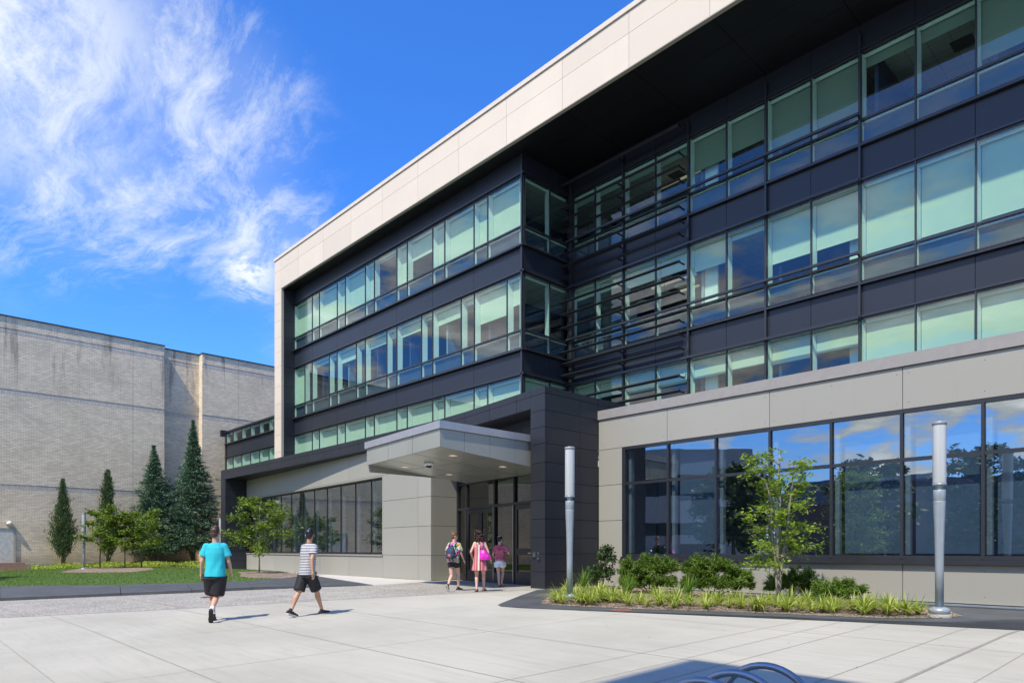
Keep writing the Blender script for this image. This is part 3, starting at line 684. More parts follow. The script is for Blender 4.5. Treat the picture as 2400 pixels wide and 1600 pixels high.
# ---- floors, ceilings, back walls of the rooms behind the glass
fl = MB()
for z0, z1 in ((13.47, 14.66), (9.08, 10.20), (17.66, 18.5), (5.2, 5.85)):
    fl.box(-42.3, UC - .2, VF + .21, 28.4, z0, z1); fl.box(UC - .199, 1.3, VE + .21, 29.4, z0 + .002, z1 - .002)
part(fl, 'floor_slab', M_CEIL)
ft = MB()
for z in (14.67, 10.21, 5.86): ft.box(-42.3, UC - .2, VF + .5, 28.4, z, z + .02); ft.box(UC - .199, 1.3, VE + .5, 29.4, z, z + .02)
part(ft, 'carpet', M_FLOORI)
bw = MB(); bw.box(-42.3, UC, 26.4, 26.5, 5.86, 17.7); bw.box(UC + .001, 1.3, 28.6, 28.7, 5.86, 17.7); part(bw, 'corridor_wall', M_ROOM)
k = 0
for zlo, zhi in ((14.69, 17.66), (10.23, 13.47), (5.88, 9.08)):
    for x in [-39.3 + MOD * i for i in range(6)]:
        k += 1; mb = MB(); mb.box(x, x + .1, VF + .45, 26.39, zlo, zhi); part(mb, 'partition_wall', M_ROOMD if k % 3 != 1 else M_ROOM)
    for x in (-14.2, -11.1, -7.9, -4.7, -1.6):
        k += 1; mb = MB(); mb.box(x, x + .1, VE + .45, 28.59, zlo, zhi); part(mb, 'partition_wall', M_ROOMD if k % 2 else M_ROOM)
mb = MB()
for zlo, zhi in ((14.69, 17.6), (10.23, 13.4), (5.88, 9.0)): mb.box(-14.25, -13.55, VE + .5, VE + .6, zlo, zhi); mb.box(-8.7, -8.32, VE + .5, VE + .6, zlo, zhi)
part(mb, 'white_wall_return', M_WHITE)
hv = MB()
for z in (17.64, 13.45, 9.06):
    for x in (-26.8, -33, -10.4, -6.1, -16.6, -12.1): hv.box(x, x + .6, VF + 1.6 + (3 if x > UC else 0), VF + 2.2 + (3 if x > UC else 0), z - .006, z + .005)
part(hv, 'ceiling_vent', M_FLOORI)
mb = MB(); mb.box(-20.5, -14.6, VE + 3.2, VE + 3.35, 14.7, 17.6); mb.box(-20.5, -18.6, VE + 2.2, VE + 2.3, 10.2, 13.4); part(mb, 'lounge_wall', M_ROOM)
def lightmat(name, col, s_):
    m = bpy.data.materials.new(name); m.use_nodes = True; b = m.node_tree.nodes['Principled BSDF']
    b.inputs['Emission Color'].default_value = (*col, 1); b.inputs['Emission Strength'].default_value = s_; b.inputs['Base Color'].default_value = (*col, 1); return m
M_LIT = lightmat('lit_diffuser', (.9, .70, .5), .30)
for x0, x1, v_, z in ((-17.3, -15.0, VE + 1.6, 17.2), (-17.4, -15.2, VE + 1.6, 12.98), (-15.9, -14.7, VE + 1.0, 12.2)):
    mb = MB(); mb.box(x0, x1, v_, v_ + .1, z, z + .06); part(mb, 'ceiling_light_strip', M_LIT)
for x, v_, z in ((-17.25, VE + .9, 12.15), (-16.35, VE + 1.05, 12.3), (-15.4, VE + 1.0, 12.4)):
    t = empty('pendant_lamp', {-17.25: 'left white disc pendant lamp behind the lower sunshade blades', -16.35: 'middle white disc pendant lamp behind the lower sunshade blades', -15.4: 'right white disc pendant lamp behind the lower sunshade blades'}[x], 'lamp', (x, v_, z), 0, 'disc pendant lamps in the lounge')
    mb = MB(); mb.lathe([(.02, .05), (.34, .015), (.36, 0), (.30, -.01)], n=28); loc_build(mb, 'shade', M_WHITE, t)
    mb = MB(); mb.lathe([(.03, .05), (.05, .09), (.02, .13)], n=12); loc_build(mb, 'bulb', M_LIT, t)
    mb = MB(); mb.tube([(0, 0, .12), (0, 0, 13.4 - z)], .008, 5); loc_build(mb, 'cord', M_FRAME, t)
# little things on the sills of the middle storey
def pot(x, v_, z, lab, sc=1.0):
    t = empty('potted_plant', lab, 'plant', (x, v_, z)); mb = MB(); mb.lathe([(.05 * sc, 0), (.07 * sc, .11 * sc), (.06 * sc, .11 * sc)], n=16); loc_build(mb, 'pot', M_WHITE, t)
    V, F = blades([(0, 0, .1 * sc)], 26, .20 * sc, .012, .8, np.random.default_rng(3)); loc_build_v = mesh_obj('leaves', V, F, L_GRASS, t)
pot(-37.2 + .9, VF + .25, 11.04, 'small spiky plant in a white pot on a middle storey window sill')
pot(-32.3, VF + .27, 11.04, 'smaller leafy pot plant on a middle storey sill right of the spiky one', .9)
wl = empty('wall_lamp', 'white bowl wall lamp inside a blue middle storey office', 'lamp', (-29.7, VF + 1.3, 12.1)); mb = MB(); mb.lathe([(.03, -.12), (.06, -.10), (.20, 0), (.19, .03)], n=24); loc_build(mb, 'bowl', M_WHITE, wl)
mb = MB(); mb.tube([(0, 0, -.1), (.0, .1, -.3), (0, .3, -.42)], .012, 6); loc_build(mb, 'bracket', M_FRAME, wl)
pf = empty('picture_frame', 'small pale framed picture on a blue wall behind middle storey glass', 'picture', (-29.0, VF + 1.5, 12.0)); mb = MB(); mb.box(-.25, .25, 0, .03, -.2, .2); loc_build(mb, 'frame', M_CHROME, pf); mb = MB(); mb.box(-.2, .2, -.006, -.001, -.15, .15); loc_build(mb, 'print', M_WHITE, pf)
# ---- upper body (solid mass behind, roof)
mb = MB(); mb.box(-42.9, UR, 29.5, 36, .3, 19.0); mb.box(1.35, UR, VF + 3.1, 29.5, .3, 18.9); part(mb, 'rear_block', M_PORTAL)
mb = MB(); mb.box(-43.2, -42.36, VB + .2, 29.5, 4.6, 19.0); part(mb, 'party_wall', M_PORTAL)
# ---- low right wing (grey wall, big windows)
VW = 16.83; TW = T_front(VW); pj = [-13.77, -11.22, -8.13, -5.03, -1.94, 1.15, 4.24]
z_base, z_sill, z_head, z_top = .445, 1.38, 4.72, 5.68
panels('grey_fascia', TW, pj, [z_head + .01, z_top], M_GREY)
panels('grey_dado', TW, pj, [z_base, z_sill - .12], M_GREY)
panels('grey_jamb_wall', TW, [-13.77, -12.83], [z_sill - .12, 2.49, 3.60, z_head + .01], M_GREY)
mb = MB()
for i in range(6):
    for a in (pj[i] + .12, (pj[i] + pj[i + 1]) / 2, pj[i + 1] - .12):
        for z in (.6, 1.12, z_head + .16, z_top - .15): mb.box(a - .007, a + .007, VW - .004, VW + .01, z - .007, z + .007)
part(mb, 'panel_rivets', M_SHADOWGAP)
mb = MB(); mb.box(-13.76, 4.2, VW + .052, VW + .2, .3, 1.30); mb.box(-13.76, -12.85, VW + .052, VW + .2, 1.30, 4.8); mb.box(-13.76, 4.2, VW + .052, VW + .2, 4.8, 5.7); part(mb, 'wing_core', M_SHADOWGAP)
mb = MB(); mb.box(-13.78, 4.2, VW - .05, VW + .35, z_top + .01, 5.97); part(mb, 'parapet_cap', M_GREYCAP)
mb = MB(); mb.box(-13.765, 4.2, VW - .02, VW + .04, .28, z_base - .012); mb.box(-13.765, 4.2, VW - .05, VW - .02, z_base - .05, z_base - .012); part(mb, 'base_flashing', M_GALV)
mb = MB(); mb.box(-13.7, 4.2, VW + .36, VE + .2, 5.5, 5.72); part(mb, 'wing_roof', M_KERB)
mb = MB(); mb.box(-12.86, 4.2, VW - .07, VW + .03, z_sill - .118, z_sill - .01); mb.box(-12.86, 4.2, VW - .10, VW - .071, z_sill - .118, z_sill - .08); part(mb, 'window_sill', M_FRAME)
bw_ = [-12.83 + 0, -11.22, -9.685, -8.15, -6.615, -5.08, -3.545, -2.01, -.475, 1.06, 2.6, 4.13]
for i in range(len(bw_) - 1):
    mb = MB(); a, b = bw_[i], bw_[i + 1]; mw_ = .12 if i == 0 else .06
    mb.box(a, a + mw_, VW - .03, VW + .05, z_sill, z_head); mb.box(a + mw_, b, VW - .025, VW + .12, z_head - .08, z_head); mb.box(a + mw_, b, VW - .025, VW + .12, z_sill - .008, z_sill + .075)
    mb.box(a + mw_, b, VW - .02, VW + .05, 3.56, 3.64); fr = part(mb, 'window', M_FRAME)
    for z0, z1 in ((z_sill + .075, 3.555), (3.645, z_head - .08)):
        p = MB(); p.add([(a + mw_, VW + .03, z0), (b, VW + .03, z0), (b, VW + .03, z1), (a + mw_, VW + .03, z1)], [(0, 1, 2, 3)]); sub(p.build('pane', M_GLASS2), fr)
    j = MB(); j.box(a + mw_, a + mw_ + .10, VW + .16, VW + .30, z_sill + .1, z_head - .08); sub(j.build('inner_column', M_ICOL), fr)
    lo = {0: None, 1: 1.75, 2: None, 3: None, 4: 1.5, 5: 1.5, 6: 1.5, 7: 1.5, 8: 1.5}.get(i, 1.5)
    if lo:
        q = MB(); q.box(a + .22, b - .04, VW + .34, VW + .35, lo, 4.6); sub(q.build('blind', M_BLIND2), fr)
mb = MB(); mb.box(-13.6, 4.2, VW + .25, 22.4, 4.75, 4.85); part(mb, 'wing_ceiling', M_CEIL)
mb = MB(); mb.box(-13.6, 4.2, VW + .21, 22.4, .4, .45); part(mb, 'wing_floor', M_FLOORI)
mb = MB(); mb.box(-13.6, 4.2, 22.4, 22.5, .4, 4.9); mb.box(-13.7, -13.6, VW + .25, 22.4, .4, 4.9); part(mb, 'wing_rear_wall', M_ROOM)
# ---- charcoal portal: curved band, left leg, right pier
PC = [(-42.31, 15.57), (-40.2, 15.56), (-38.67, 15.555), (-37.07, 15.55), (-35.49, 15.55), (-33.92, 15.55), (-32.36, 15.545), (-30.79, 15.54), (-29.23, 15.53), (-27.67, 15.51), (-26.10, 15.48), (-24.55, 15.44), (-22.98, 15.40), (-21.42, 15.34), (-19.86, 15.25), (-18.3, 15.08), (-16.74, 14.83), (-15.2, 14.58), (-14.45, 14.465)]
PE = (-13.77, 14.36)
def band(pts, z0, z1, th, name, m, gap=.007):
    mb = MB()
    for p, q in zip(pts, pts[1:]):
        d = Vector((q[0] - p[0], q[1] - p[1])).normalized() * gap
        mb.wallseg((p[0] + d.x, p[1] + d.y), (q[0] - d.x, q[1] - d.y), th, z0, z1)
    return part(mb, name, m)
ZS, ZJ, ZT = 5.82, 6.18, 6.38
band(PC, ZS, ZJ - .006, .05, 'portal_band_lower', M_PORTAL); band(PC, ZJ + .006, ZT, .05, 'portal_band_upper', M_PORTAL)
off = lambda pts, d: [(p[0], p[1] + d) for p in pts]
mb = MB(); mb.prism(off(PC, .053) + off(PC[::-1], .32), ZS + .01, ZT - .01); part(mb, 'portal_core', M_SHADOWGAP)
GL0, GL1 = (-41.55, 16.835), (-20.68, 15.37)
gy = lambda u: GL0[1] + (GL1[1] - GL0[1]) * (u - GL0[0]) / (GL1[0] - GL0[0])
sof = MB(); back = [(-41.6, 16.95), (-24, 16.0), (-20.7, 16.4), (-19.0, 17.2), (-14.2, 17.2), (-13.9, 14.9)]
sof.prism([(p[0], p[1] + .01) for p in PC] + [(-14.3, 17.4), (-42.2, 17.4)], ZS - .012, ZS + .004); part(sof, 'portal_soffit', M_BLACK)
rf = MB(); rf.prism([(p[0], p[1] + .33) for p in PC] + [(-13.8, VE + .1), (-42.3, VF + .1)], 5.95, 6.05); part(rf, 'portal_roof', M_KERB)
mb = MB(); mb.box(-42.31, -41.66, 15.57, 15.62, .2, ZS - .01); part(mb, 'portal_leg_front', M_PORTAL)
lz = [.3, .93, 1.46, 1.94, 2.49, 3.04, 3.59, 4.15, 4.71, 5.20, ZS - .015]
mb = MB()
for c, d in zip(lz, lz[1:]): mb.box(-41.66, -41.6, 15.58, 16.83, c + .006, d - .006)
part(mb, 'portal_leg_reveal', M_PORTAL)
mb = MB(); mb.box(-42.3, -41.67, 15.63, 17.3, .2, ZS - .02); part(mb, 'portal_leg_core', M_SHADOWGAP)
# pier (right end): front and side panels
pz2 = [.40, .93, 1.46, 1.94, 2.49, 3.04, 3.59, 4.15, 4.71, 5.20, 5.69, 6.18, ZT]
mb = MB(); p, q = (-14.45, 14.465), (-13.775, 14.362)
for c, d in zip(pz2, pz2[1:]): mb.wallseg(p, q, .05, c + .006, d - .006)
part(mb, 'pier_front', M_PORTAL)
mb = MB()
for a, b in ((14.365, 14.43), (14.43, 15.92), (15.92, VW - .03)):
    for c, d in zip(pz2, pz2[1:]): mb.box(-13.82, -13.77, a + .004, b - .004, c + .006, d - .006)
for a, b in ((VW - .02, 18.6), (18.6, 20.2), (20.2, VE)):
    mb.box(-13.82, -13.77, a + .004, b - .004, 5.5, ZJ - .006); mb.box(-13.82, -13.77, a + .004, b - .004, ZJ + .006, ZT)
part(mb, 'pier_side', M_PORTAL)
mb = MB(); mb.prism([(-14.44, 14.52), (-13.83, 14.43), (-13.83, VW), (-14.44, VW)], .35, ZT - .012); mb.box(-14.44, -13.83, VW, VE, 5.5, ZT - .012); part(mb, 'pier_core', M_SHADOWGAP)
mb = MB()
for c, d in zip(pz2[:-2], pz2[1:-1]): mb.box(-14.50, -14.452, 14.50, 17.1, c + .006, d - .006)
part(mb, 'pier_inner', M_PORTAL)
# ---- low curved-front grey wall left of the entrance
TG = T_line(GL0, GL1); LG = math.hypot(GL1[0] - GL0[0], GL1[1] - GL0[1])
sj = [0, .9, 3.98, 7.06, 10.14, 13.2, 17.2, 20.0, LG]; s_win0, s_win1 = .62, 17.2
panels('grey_fascia', TG, [0.0, 1.6, 4.7, 7.8, 10.9, 14.0, 17.2], [4.70, ZS - .015], M_GREY)
panels('grey_dado', TG, [0.0, 1.6, 4.7, 7.8, 10.9, 14.0, 17.2], [.36, 1.30], M_GREY)
panels('grey_end_wall', TG, [17.2, 20.0, LG], [.40, 1.36, 2.48, 3.60, 4.70, ZS - .015], M_GREY)
mb = MB(); tbox(mb, TG, .0, LG - .03, .052, .34, .2, 1.30); tbox(mb, TG, 17.22, LG - .03, .052, .34, 1.3, ZS - .03); tbox(mb, TG, 0.0, 17.22, .052, .34, 4.75, ZS - .03); part(mb, 'low_wall_core', M_SHADOWGAP)
mb = MB(); tbox(mb, TG, .0, 17.2, -.04, .05, 1.302, 1.37); part(mb, 'window_sill', M_GREYCAP)
mb = MB(); tbox(mb, TG, .5, 17.19, .0, .34, 4.64, 4.695); tbox(mb, TG, 17.14, 17.197, .0, .34, 1.38, 4.64); part(mb, 'window_reveal', M_GREY)
ws = [.45] + [.45 + 1.523 * (i + 1) for i in range(11)]
for i in range(11):
    a, b = ws[i], ws[i + 1]; b = min(b, 17.14); mb = MB()
    tbox(mb, TG, a, a + .05, .235, .28, 1.38, 4.63); tbox(mb, TG, a + .05, b, .22, .30, 4.56, 4.63); tbox(mb, TG, a + .05, b, .20, .32, 1.375, 1.46)
    fr = part(mb, 'window', M_FRAME)
    p = MB(); p.add([TG(a + .05, .26, 1.46), TG(b, .26, 1.46), TG(b, .26, 4.56), TG(a + .05, .26, 4.56)], [(0, 1, 2, 3)]); sub(p.build('pane', M_GLASS2), fr)
    j = MB(); tbox(j, TG, a + .06, a + .11, .36, .46, 1.46, 4.56); sub(j.build('inner_column', M_ICOL), fr)
mb = MB(); mb.prism([(-42, 17.2), (-20.9, 15.75), (-20.9, 20.2), (-42, 20.2)], 4.72, 4.8); part(mb, 'low_ceiling', M_CEIL)
mb = MB(); mb.prism([(-42, 17.2), (-20.9, 15.75), (-20.9, 20.2), (-42, 20.2)], .3, .36); part(mb, 'low_floor', M_FLOORI)
mb = MB(); mb.box(-42, -20.9, 20.2, 20.3, .3, 6.0); part(mb, 'low_rear_wall', M_ROOM)
# ---- entrance recess
E0, E1, E2 = GL1, (-20.66, 16.6), (-14.50, 15.34)
TQ = T_line((GL1[0] - .0, GL1[1] + .05), E1); LQ = math.hypot(E1[0] - E0[0], E1[1] - E0[1]) - .05
mb = MB()
for c, d in zip([.42, 1.36, 2.48, 3.60, 4.4], [1.36, 2.48, 3.60, 4.4, ZS - .015]): tbox(mb, TQ, .01, LQ, 0, .05, c + .006, d - .006)
part(mb, 'entrance_side_wall', M_GREY)
mb = MB(); tbox(mb, TQ, .02, LQ, .052, .25, .3, ZS - .02); part(mb, 'entrance_side_core', M_SHADOWGAP)
TD = T_line(E1, E2); LD = math.hypot(E2[0] - E1[0], E2[1] - E1[1])
mb = MB(); sx = [0, 1.55, 3.1, 4.7, LD]
for a, b in zip(sx, sx[1:]):
    for c, d in ((4.16, 4.9), (4.9, ZS - .015)): tbox(mb, TD, a + .006, b - .006, -.02, .04, c + .005, d - .005)
part(mb, 'over_door_panels', M_PORTAL)
mb = MB(); tbox(mb, TD, 0, LD, .042, .3, 4.1, ZS - .02); part(mb, 'over_door_core', M_SHADOWGAP)
fr = MB()
D0, D1, D2, D3, D4 = .10, .80, 2.88, 4.19, 5.40
zb, zd, zm = .42, 3.08, 4.12
for s_ in (D0 - .08, D1 - .06, D2 - .03, D3 - .03): tbox(fr, TD, s_, s_ + .08, -.02, .12, zb, zm)
tbox(fr, TD, D4 + .001, LD - .02, -.015, .115, zb, zm - .1)
for z in (zd, zm - .09): tbox(fr, TD, D0, LD - .02, -.018, .118, z, z + .09)
tbox(fr, TD, D0, D1 - .06, -.016, .116, zb, zb + .25); tbox(fr, TD, D2 + .05, D3 - .03, -.016, .116, zb, zb + .35)
FRM = part(fr, 'storefront_frame', M_FRAME)
for a, b in ((D0, D1 - .06), (D1 + .02, D2 - .03), (D2 + .05, D3 - .03), (D3 + .05, D4)):
    p = MB(); p.add([TD(a, .05, zd + .09), TD(b, .05, zd + .09), TD(b, .05, zm - .09), TD(a, .05, zm - .09)], [(0, 1, 2, 3)]); sub(p.build('transom_pane', M_GLASS3), FRM)
for a, b, z in ((D0, D1 - .06, zb + .25), (D2 + .05, D3 - .03, zb + .35)):
    p = MB(); p.add([TD(a, .05, z), TD(b, .05, z), TD(b, .05, zd), TD(a, .05, zd)], [(0, 1, 2, 3)]); sub(p.build('fixed_pane', M_GLASS3), FRM)
for s_ in (D1 - .065, D2 - .035, D3 - .035):
    mb = MB(); tbox(mb, TD, s_, s_ + .025, -.035, -.019, zb + .05, zd); sub(mb.build('edge_trim', M_CHROME), FRM)
def door(a, b, label=None, pull=0):
    mb = MB(); st_ = .13
    tbox(mb, TD, a, a + st_, .0, .06, zb + .01, zd - .01); tbox(mb, TD, b - st_, b, .0, .06, zb + .01, zd - .01)
    tbox(mb, TD, a + st_, b - st_, .0, .06, zd - .16, zd - .01); tbox(mb, TD, a + st_, b - st_, .0, .06, zb + .01, zb + .42); tbox(mb, TD, a + st_, b - st_, .0, .06, zb + .98, zb + 1.20)
    d_ = part(mb, 'door', M_FRAME)
    for z0, z1 in ((zb + .42, zb + .98), (zb + 1.20, zd - .16)):
        p = MB(); p.add([TD(a + st_, .03, z0), TD(b - st_, .03, z0), TD(b - st_, .03, z1), TD(a + st_, .03, z1)], [(0, 1, 2, 3)]); sub(p.build('door_glass', M_GLASS3), d_)
    h = MB(); sx_ = b - .10 if pull > 0 else a + .04
    tbox(h, TD, sx_, sx_ + .05, -.02, .0, zb + .88, zb + 1.35); tbox(h, TD, sx_ - .15 * (1 if pull > 0 else -1), sx_ + .02, -.06, -.04, zb + 1.03, zb + 1.07); tbox(h, TD, sx_ + .01, sx_ + .04, -.05, -.018, zb + 1.03, zb + 1.07)
    sub(h.build('door_handle', M_CHROME), d_)
    if label: d_['label'] = label
mid = (D1 + D2) / 2
door(D1 + .03, mid - .005, None, 1); door(mid + .005, D2 - .04, None, -1); door(D3 + .06, D4 - .02, 'single glazed door beside the charcoal pier', 1)
mb = MB(); tbox(mb, TD, 0, LD, .121, 4.5, 4.2, 4.28); part(mb, 'vestibule_ceiling', M_CEIL)
mb = MB(); tbox(mb, TD, -.2, LD, 4.5, 4.6, .3, 4.2); tbox(mb, TD, -.25, -.2, .3, 4.5, .3, 4.2); part(mb, 'vestibule_wall', mat('dark_lobby_wall', (.06, .055, .05), .7))
mb = MB(); tbox(mb, TD, -.2, LD, .0, 4.5, .36, .425); part(mb, 'vestibule_floor', M_FLOORI)
# pier fittings: door push plate and card reader
mb = MB(); mb.box(-14.32, -14.20, 14.40, 14.43, 1.36, 1.50); mb.v = [(x, y, z) for x, y, z in mb.v]; part(mb, 'push_plate', M_CHROME)
mb = MB(); mb.box(-14.08, -13.99, 14.345, 14.395, 1.30, 1.50); part(mb, 'card_reader', M_CHROME); mb = MB(); mb.box(-14.06, -14.01, 14.338, 14.344, 1.34, 1.46); part(mb, 'card_reader_face', M_SHADOWGAP)
# ---- entrance canopy
CA, CB_ = (-19.25, 11.72), (-14.6, 11.15); zc = 5.06; cz = lambda v: 4.36 - .075 * (v - 11.2)
def cpt(s, d): return (CA[0] + (CB_[0] - CA[0]) * s, CA[1] + (CB_[1] - CA[1]) * s + d)
CDEP = [4.45, 4.15]
pts = [CA, CB_, (CB_[0], 15.36), (CA[0], 16.0)]
ins = lambda k: [(CA[0] + k, CA[1] + k), (CB_[0] - k, CB_[1] + k), (CB_[0] - k, 15.35), (CA[0] + k, 15.9)]
mb = MB(); mb.prism(ins(.05), lambda p: cz(p[1]) + .02, zc - .03); can = part(mb, 'canopy', M_SHADOWGAP)
mb = MB(); ns = 3
for i in range(ns):
    a, b = cpt(i / ns, 0), cpt((i + 1) / ns, 0); e = .006
    d = Vector((b[0] - a[0], b[1] - a[1])).normalized() * e; a = (a[0] + 2 * d.x, a[1] + 2 * d.y); b = (b[0] - d.x, b[1] - d.y)
    mb.prism([a, b, (b[0], b[1] + .048), (a[0], a[1] + .048)], lambda p: cz(p[1]), 4.84)
vv = [11.16, 12.0, 12.95, 13.95, 15.1, 15.36]
for a, b in zip(vv, vv[1:]):
    mb.prism([(CB_[0] - .048, a + .06 if a < 11.2 else a + .006), (CB_[0], a + .006), (CB_[0], b - .006), (CB_[0] - .048, b - .006)], lambda p: cz(p[1]), 4.84)
va = [11.78, 12.8, 13.8, 14.8, 15.8]
for a, b in zip(va, va[1:]): mb.box(CA[0], CA[0] + .048, a + .006, b - .006, 4.1, 4.84)
sub(mb.build('canopy_fascia', M_CANOPY), can)
mb = MB(); k = .05; mb.prism([(CA[0] - k, CA[1] - k), (CB_[0] + k, CB_[1] - k), (CB_[0] + k, 15.3), (CA[0] - k, 15.9)], 4.85, zc); sub(mb.build('canopy_cap', M_CANCAP, None), can)
mb = MB(); us = [CA[0] + .05, -17.7, -16.15, CB_[0] - .05]; vs_ = [None, 13.0, 14.2, 15.4]
for i in range(3):
    for j in range(3):
        u0, u1 = us[i] + .016, us[i + 1] - .016
        fr_ = lambda u: CA[1] + (CB_[1] - CA[1]) * (u - CA[0]) / (CB_[0] - CA[0]) + .06
        v0a = fr_(u0) if j == 0 else vs_[j] + .016; v0b = fr_(u1) if j == 0 else vs_[j] + .016; v1 = vs_[j + 1] - .016
        mb.prism([(u0, v0a), (u1, v0b), (u1, v1), (u0, v1)], lambda p: cz(p[1]), lambda p: cz(p[1]) + .018)
mb.prism([(us[0], 15.405), (us[3], 15.405), (us[3], 15.5), (us[0], 15.9)], lambda p: cz(p[1]), lambda p: cz(p[1]) + .018)
sub(mb.build('canopy_soffit', mat('soffit_aluminium', (.44, .45, .41), .30, metal=.5, var=.08, vscale=.5)), can)
for (u, v) in ((-18.35, 12.6), (-15.35, 12.2), (-18.2, 14.3), (-15.4, 14.2)):
    mb = MB(); mb.box(u - .09, u + .09, v - .09, v + .09, cz(v) - .008, cz(v) + .002); sub(mb.build('downlight', M_LIT), can)
dc = empty('security_camera', 'white dome camera under the entrance canopy', 'camera', (-17.0, 12.55, cz(12.55))); mb = MB(); mb.lathe([(.15, 0), (.16, -.05), (.15, -.09), (.10, -.09)], n=28); loc_build(mb, 'housing', M_WHITE, dc)
mb = MB(); mb.lathe([(.10, -.085), (.09, -.12), (.05, -.145), (.01, -.15)], n=24); loc_build(mb, 'lens_dome', M_BLACK, dc)
# ---- glazed link to the old brick building
VL = 20.6; TL = T_front(VL); lu = [-54.85, -53.45, -51.75, -50.1, -48.5, -46.9, -45.3, -43.7, -42.5]
for i in range(len(lu) - 1):
    window(TL, lu[i], lu[i + 1], 9.96, None, 10.82, 0, jamb=True, last=False, sp_=.03); window(TL, lu[i], lu[i + 1], 6.0, None, 8.84, .45, jamb=True)
spandrel(TL, lu, 8.90, 9.84, d=.01)
mb = MB(); tbox(mb, TL, -54.9, -42.5, .062, .2, 8.85, 9.95); part(mb, 'link_backing', M_SHADOWGAP)
ledge(TL, -55.0, -42.4, 9.87, .08, .14); ledge(TL, -55.0, -42.4, 8.83, .06, .09)
mb = MB(); mb.box(-55.0, -42.4, VL - .08, 26, 10.83, 10.95); part(mb, 'link_roof', M_FRAME)
mb = MB(); mb.box(-55.25, -55.0, VL - .35, 24, 10.55, 11.05); mb.box(-54.98, -54.86, VL - .05, 25.9, 5.9, 10.82); part(mb, 'link_gutter', M_FRAME)
mb = MB(); mb.box(-54.8, -42.5, VL + 4, VL + 4.1, 5.9, 10.8); mb.box(-54.8, -42.5, VL + .2, VL + 4, 5.85, 5.95); mb.box(-54.8, -42.5, VL + .2, VL + 4, 8.86, 9.9); part(mb, 'link_interior', M_ROOM)
mb = MB(); mb.box(-54.9, -42.35, VL - .02, 26, .2, 5.95); part(mb, 'link_base', M_PORTAL)

# ================================================================== OLD BRICK BUILDING
BB = empty('brick_building', 'tall windowless buff brick building with stained parapet behind the lawn', 'building', (-57, 10, .4))
UB = -56.0
def bslab(name, u, v0, v1, z0, z1, m=M_BRICK, th=1.2): mb = MB(); mb.box(u - th, u, v0, v1, z0, z1); return part(mb, name, m, BB)
def bwall(u, v0, v1, top=17.1, first=True):
    e = .0
    for z0, z1, k in ((.2, 5.93, 0), (5.93, 12.27, .02), (12.27, 16.32, .04), (16.32, top - .02, .06)):
        if z0 > 1: bslab('soldier_course', u + k - .001, v0, v1, z0 - .30, z0, M_SOLDIER) if False else None
        bslab('brick_wall', u + k, v0, v1, z0, z1, th=1.5)
    for z in (5.93, 12.27, 16.32): bslab('soldier_course', UB * 0 + u + {5.93: .003, 12.27: .023, 16.32: .043}[z], v0 + .001, v1 - .001, z - .33, z - .005, M_SOLDIER, th=.05)
bwall(UB, -14, 16.36)
bwall(UB - .75, 16.36, 19.15)
bwall(UB - .02, 19.15, 34)
mb = MB(); mb.box(UB - 1.5, UB + .14, -14, 16.40, 17.09, 17.15); mb.box(UB - 1.5, UB - .58, 16.40, 19.1, 17.09, 17.15); mb.box(UB - 1.5, UB + .12, 19.1, 34, 17.09, 17.15); part(mb, 'coping', M_FRAME, BB)
mb = MB(); mb.box(UB - 16, UB - 1.51, -14, 34, .2, 16.9); part(mb, 'brick_mass', M_BRICK, BB)
for v_ in (14.2, 22.0, 2.4):
    mb = MB()
    for z0, z1, k in ((.7, 5.9, 0), (5.95, 12.25, .02), (12.3, 16.3, .04), (16.34, 17.07, .06)): mb.box(UB - .05, UB + k + .003 - (.02 if v_ > 20 else 0), v_ - .012, v_ + .012, z0, z1)
    part(mb, 'control_joint', M_CONC, BB)
mb = MB(); mb.box(UB - .1, UB + .06, 7.35, 16.36, .1, .62); mb.box(UB - .1, UB + .05, -14, 4.9, .1, .62); part(mb, 'concrete_base', M_CONC, BB)
mb = MB(); mb.box(UB + .001, UB + .05, 5.15, 6.98, .70, 2.93); dr = part(mb, 'door', mat('grey_door_paint', (.52, .53, .48), .5), BB)
mb = MB(); mb.box(UB + .0, UB + .09, 6.99, 7.10, .70, 3.02); mb.box(UB + .0, UB + .09, 5.03, 5.14, .70, 3.02); mb.box(UB, UB + .09, 5.14, 6.99, 2.94, 3.02); sub(mb.build('door_frame', M_LIP), dr)
M_STEP = mat('brown_step', (.30, .20, .13), .85)
mb = MB()
for i in range(4): mb.box(UB + .06, UB + 1.0 + .32 * i, 4.8, 7.4 + .12 * i, .12, .70 - .15 * i - i * .0) if False else mb.box(UB + .06 + (0 if i == 0 else 1.0 + .32 * (i - 1)), UB + 1.0 + .32 * i, 4.8, 7.5 + .08 * i, .1, .70 - .145 * i)
part(mb, 'entrance_steps', M_STEP, BB)
mb = MB(); mb.lathe([(.02, .16), (.14, .10), (.17, 0), (.14, -.06), (.05, -.1)], (UB + .17, 6.75, 3.30), 20); wl2 = part(mb, 'wall_lamp', M_WHITE, BB); mb = MB(); mb.box(UB, UB + .12, 6.6, 6.9, 3.22, 3.38); sub(mb.build('lamp_base', M_FRAME), wl2)
mb = MB()
for v0, v1 in ((8.4, 9.1),): mb.box(UB - .6, UB - .5, 8.1, 10.4, 17.2, 17.34)
part(mb, 'roof_rail', M_CHROME, BB)

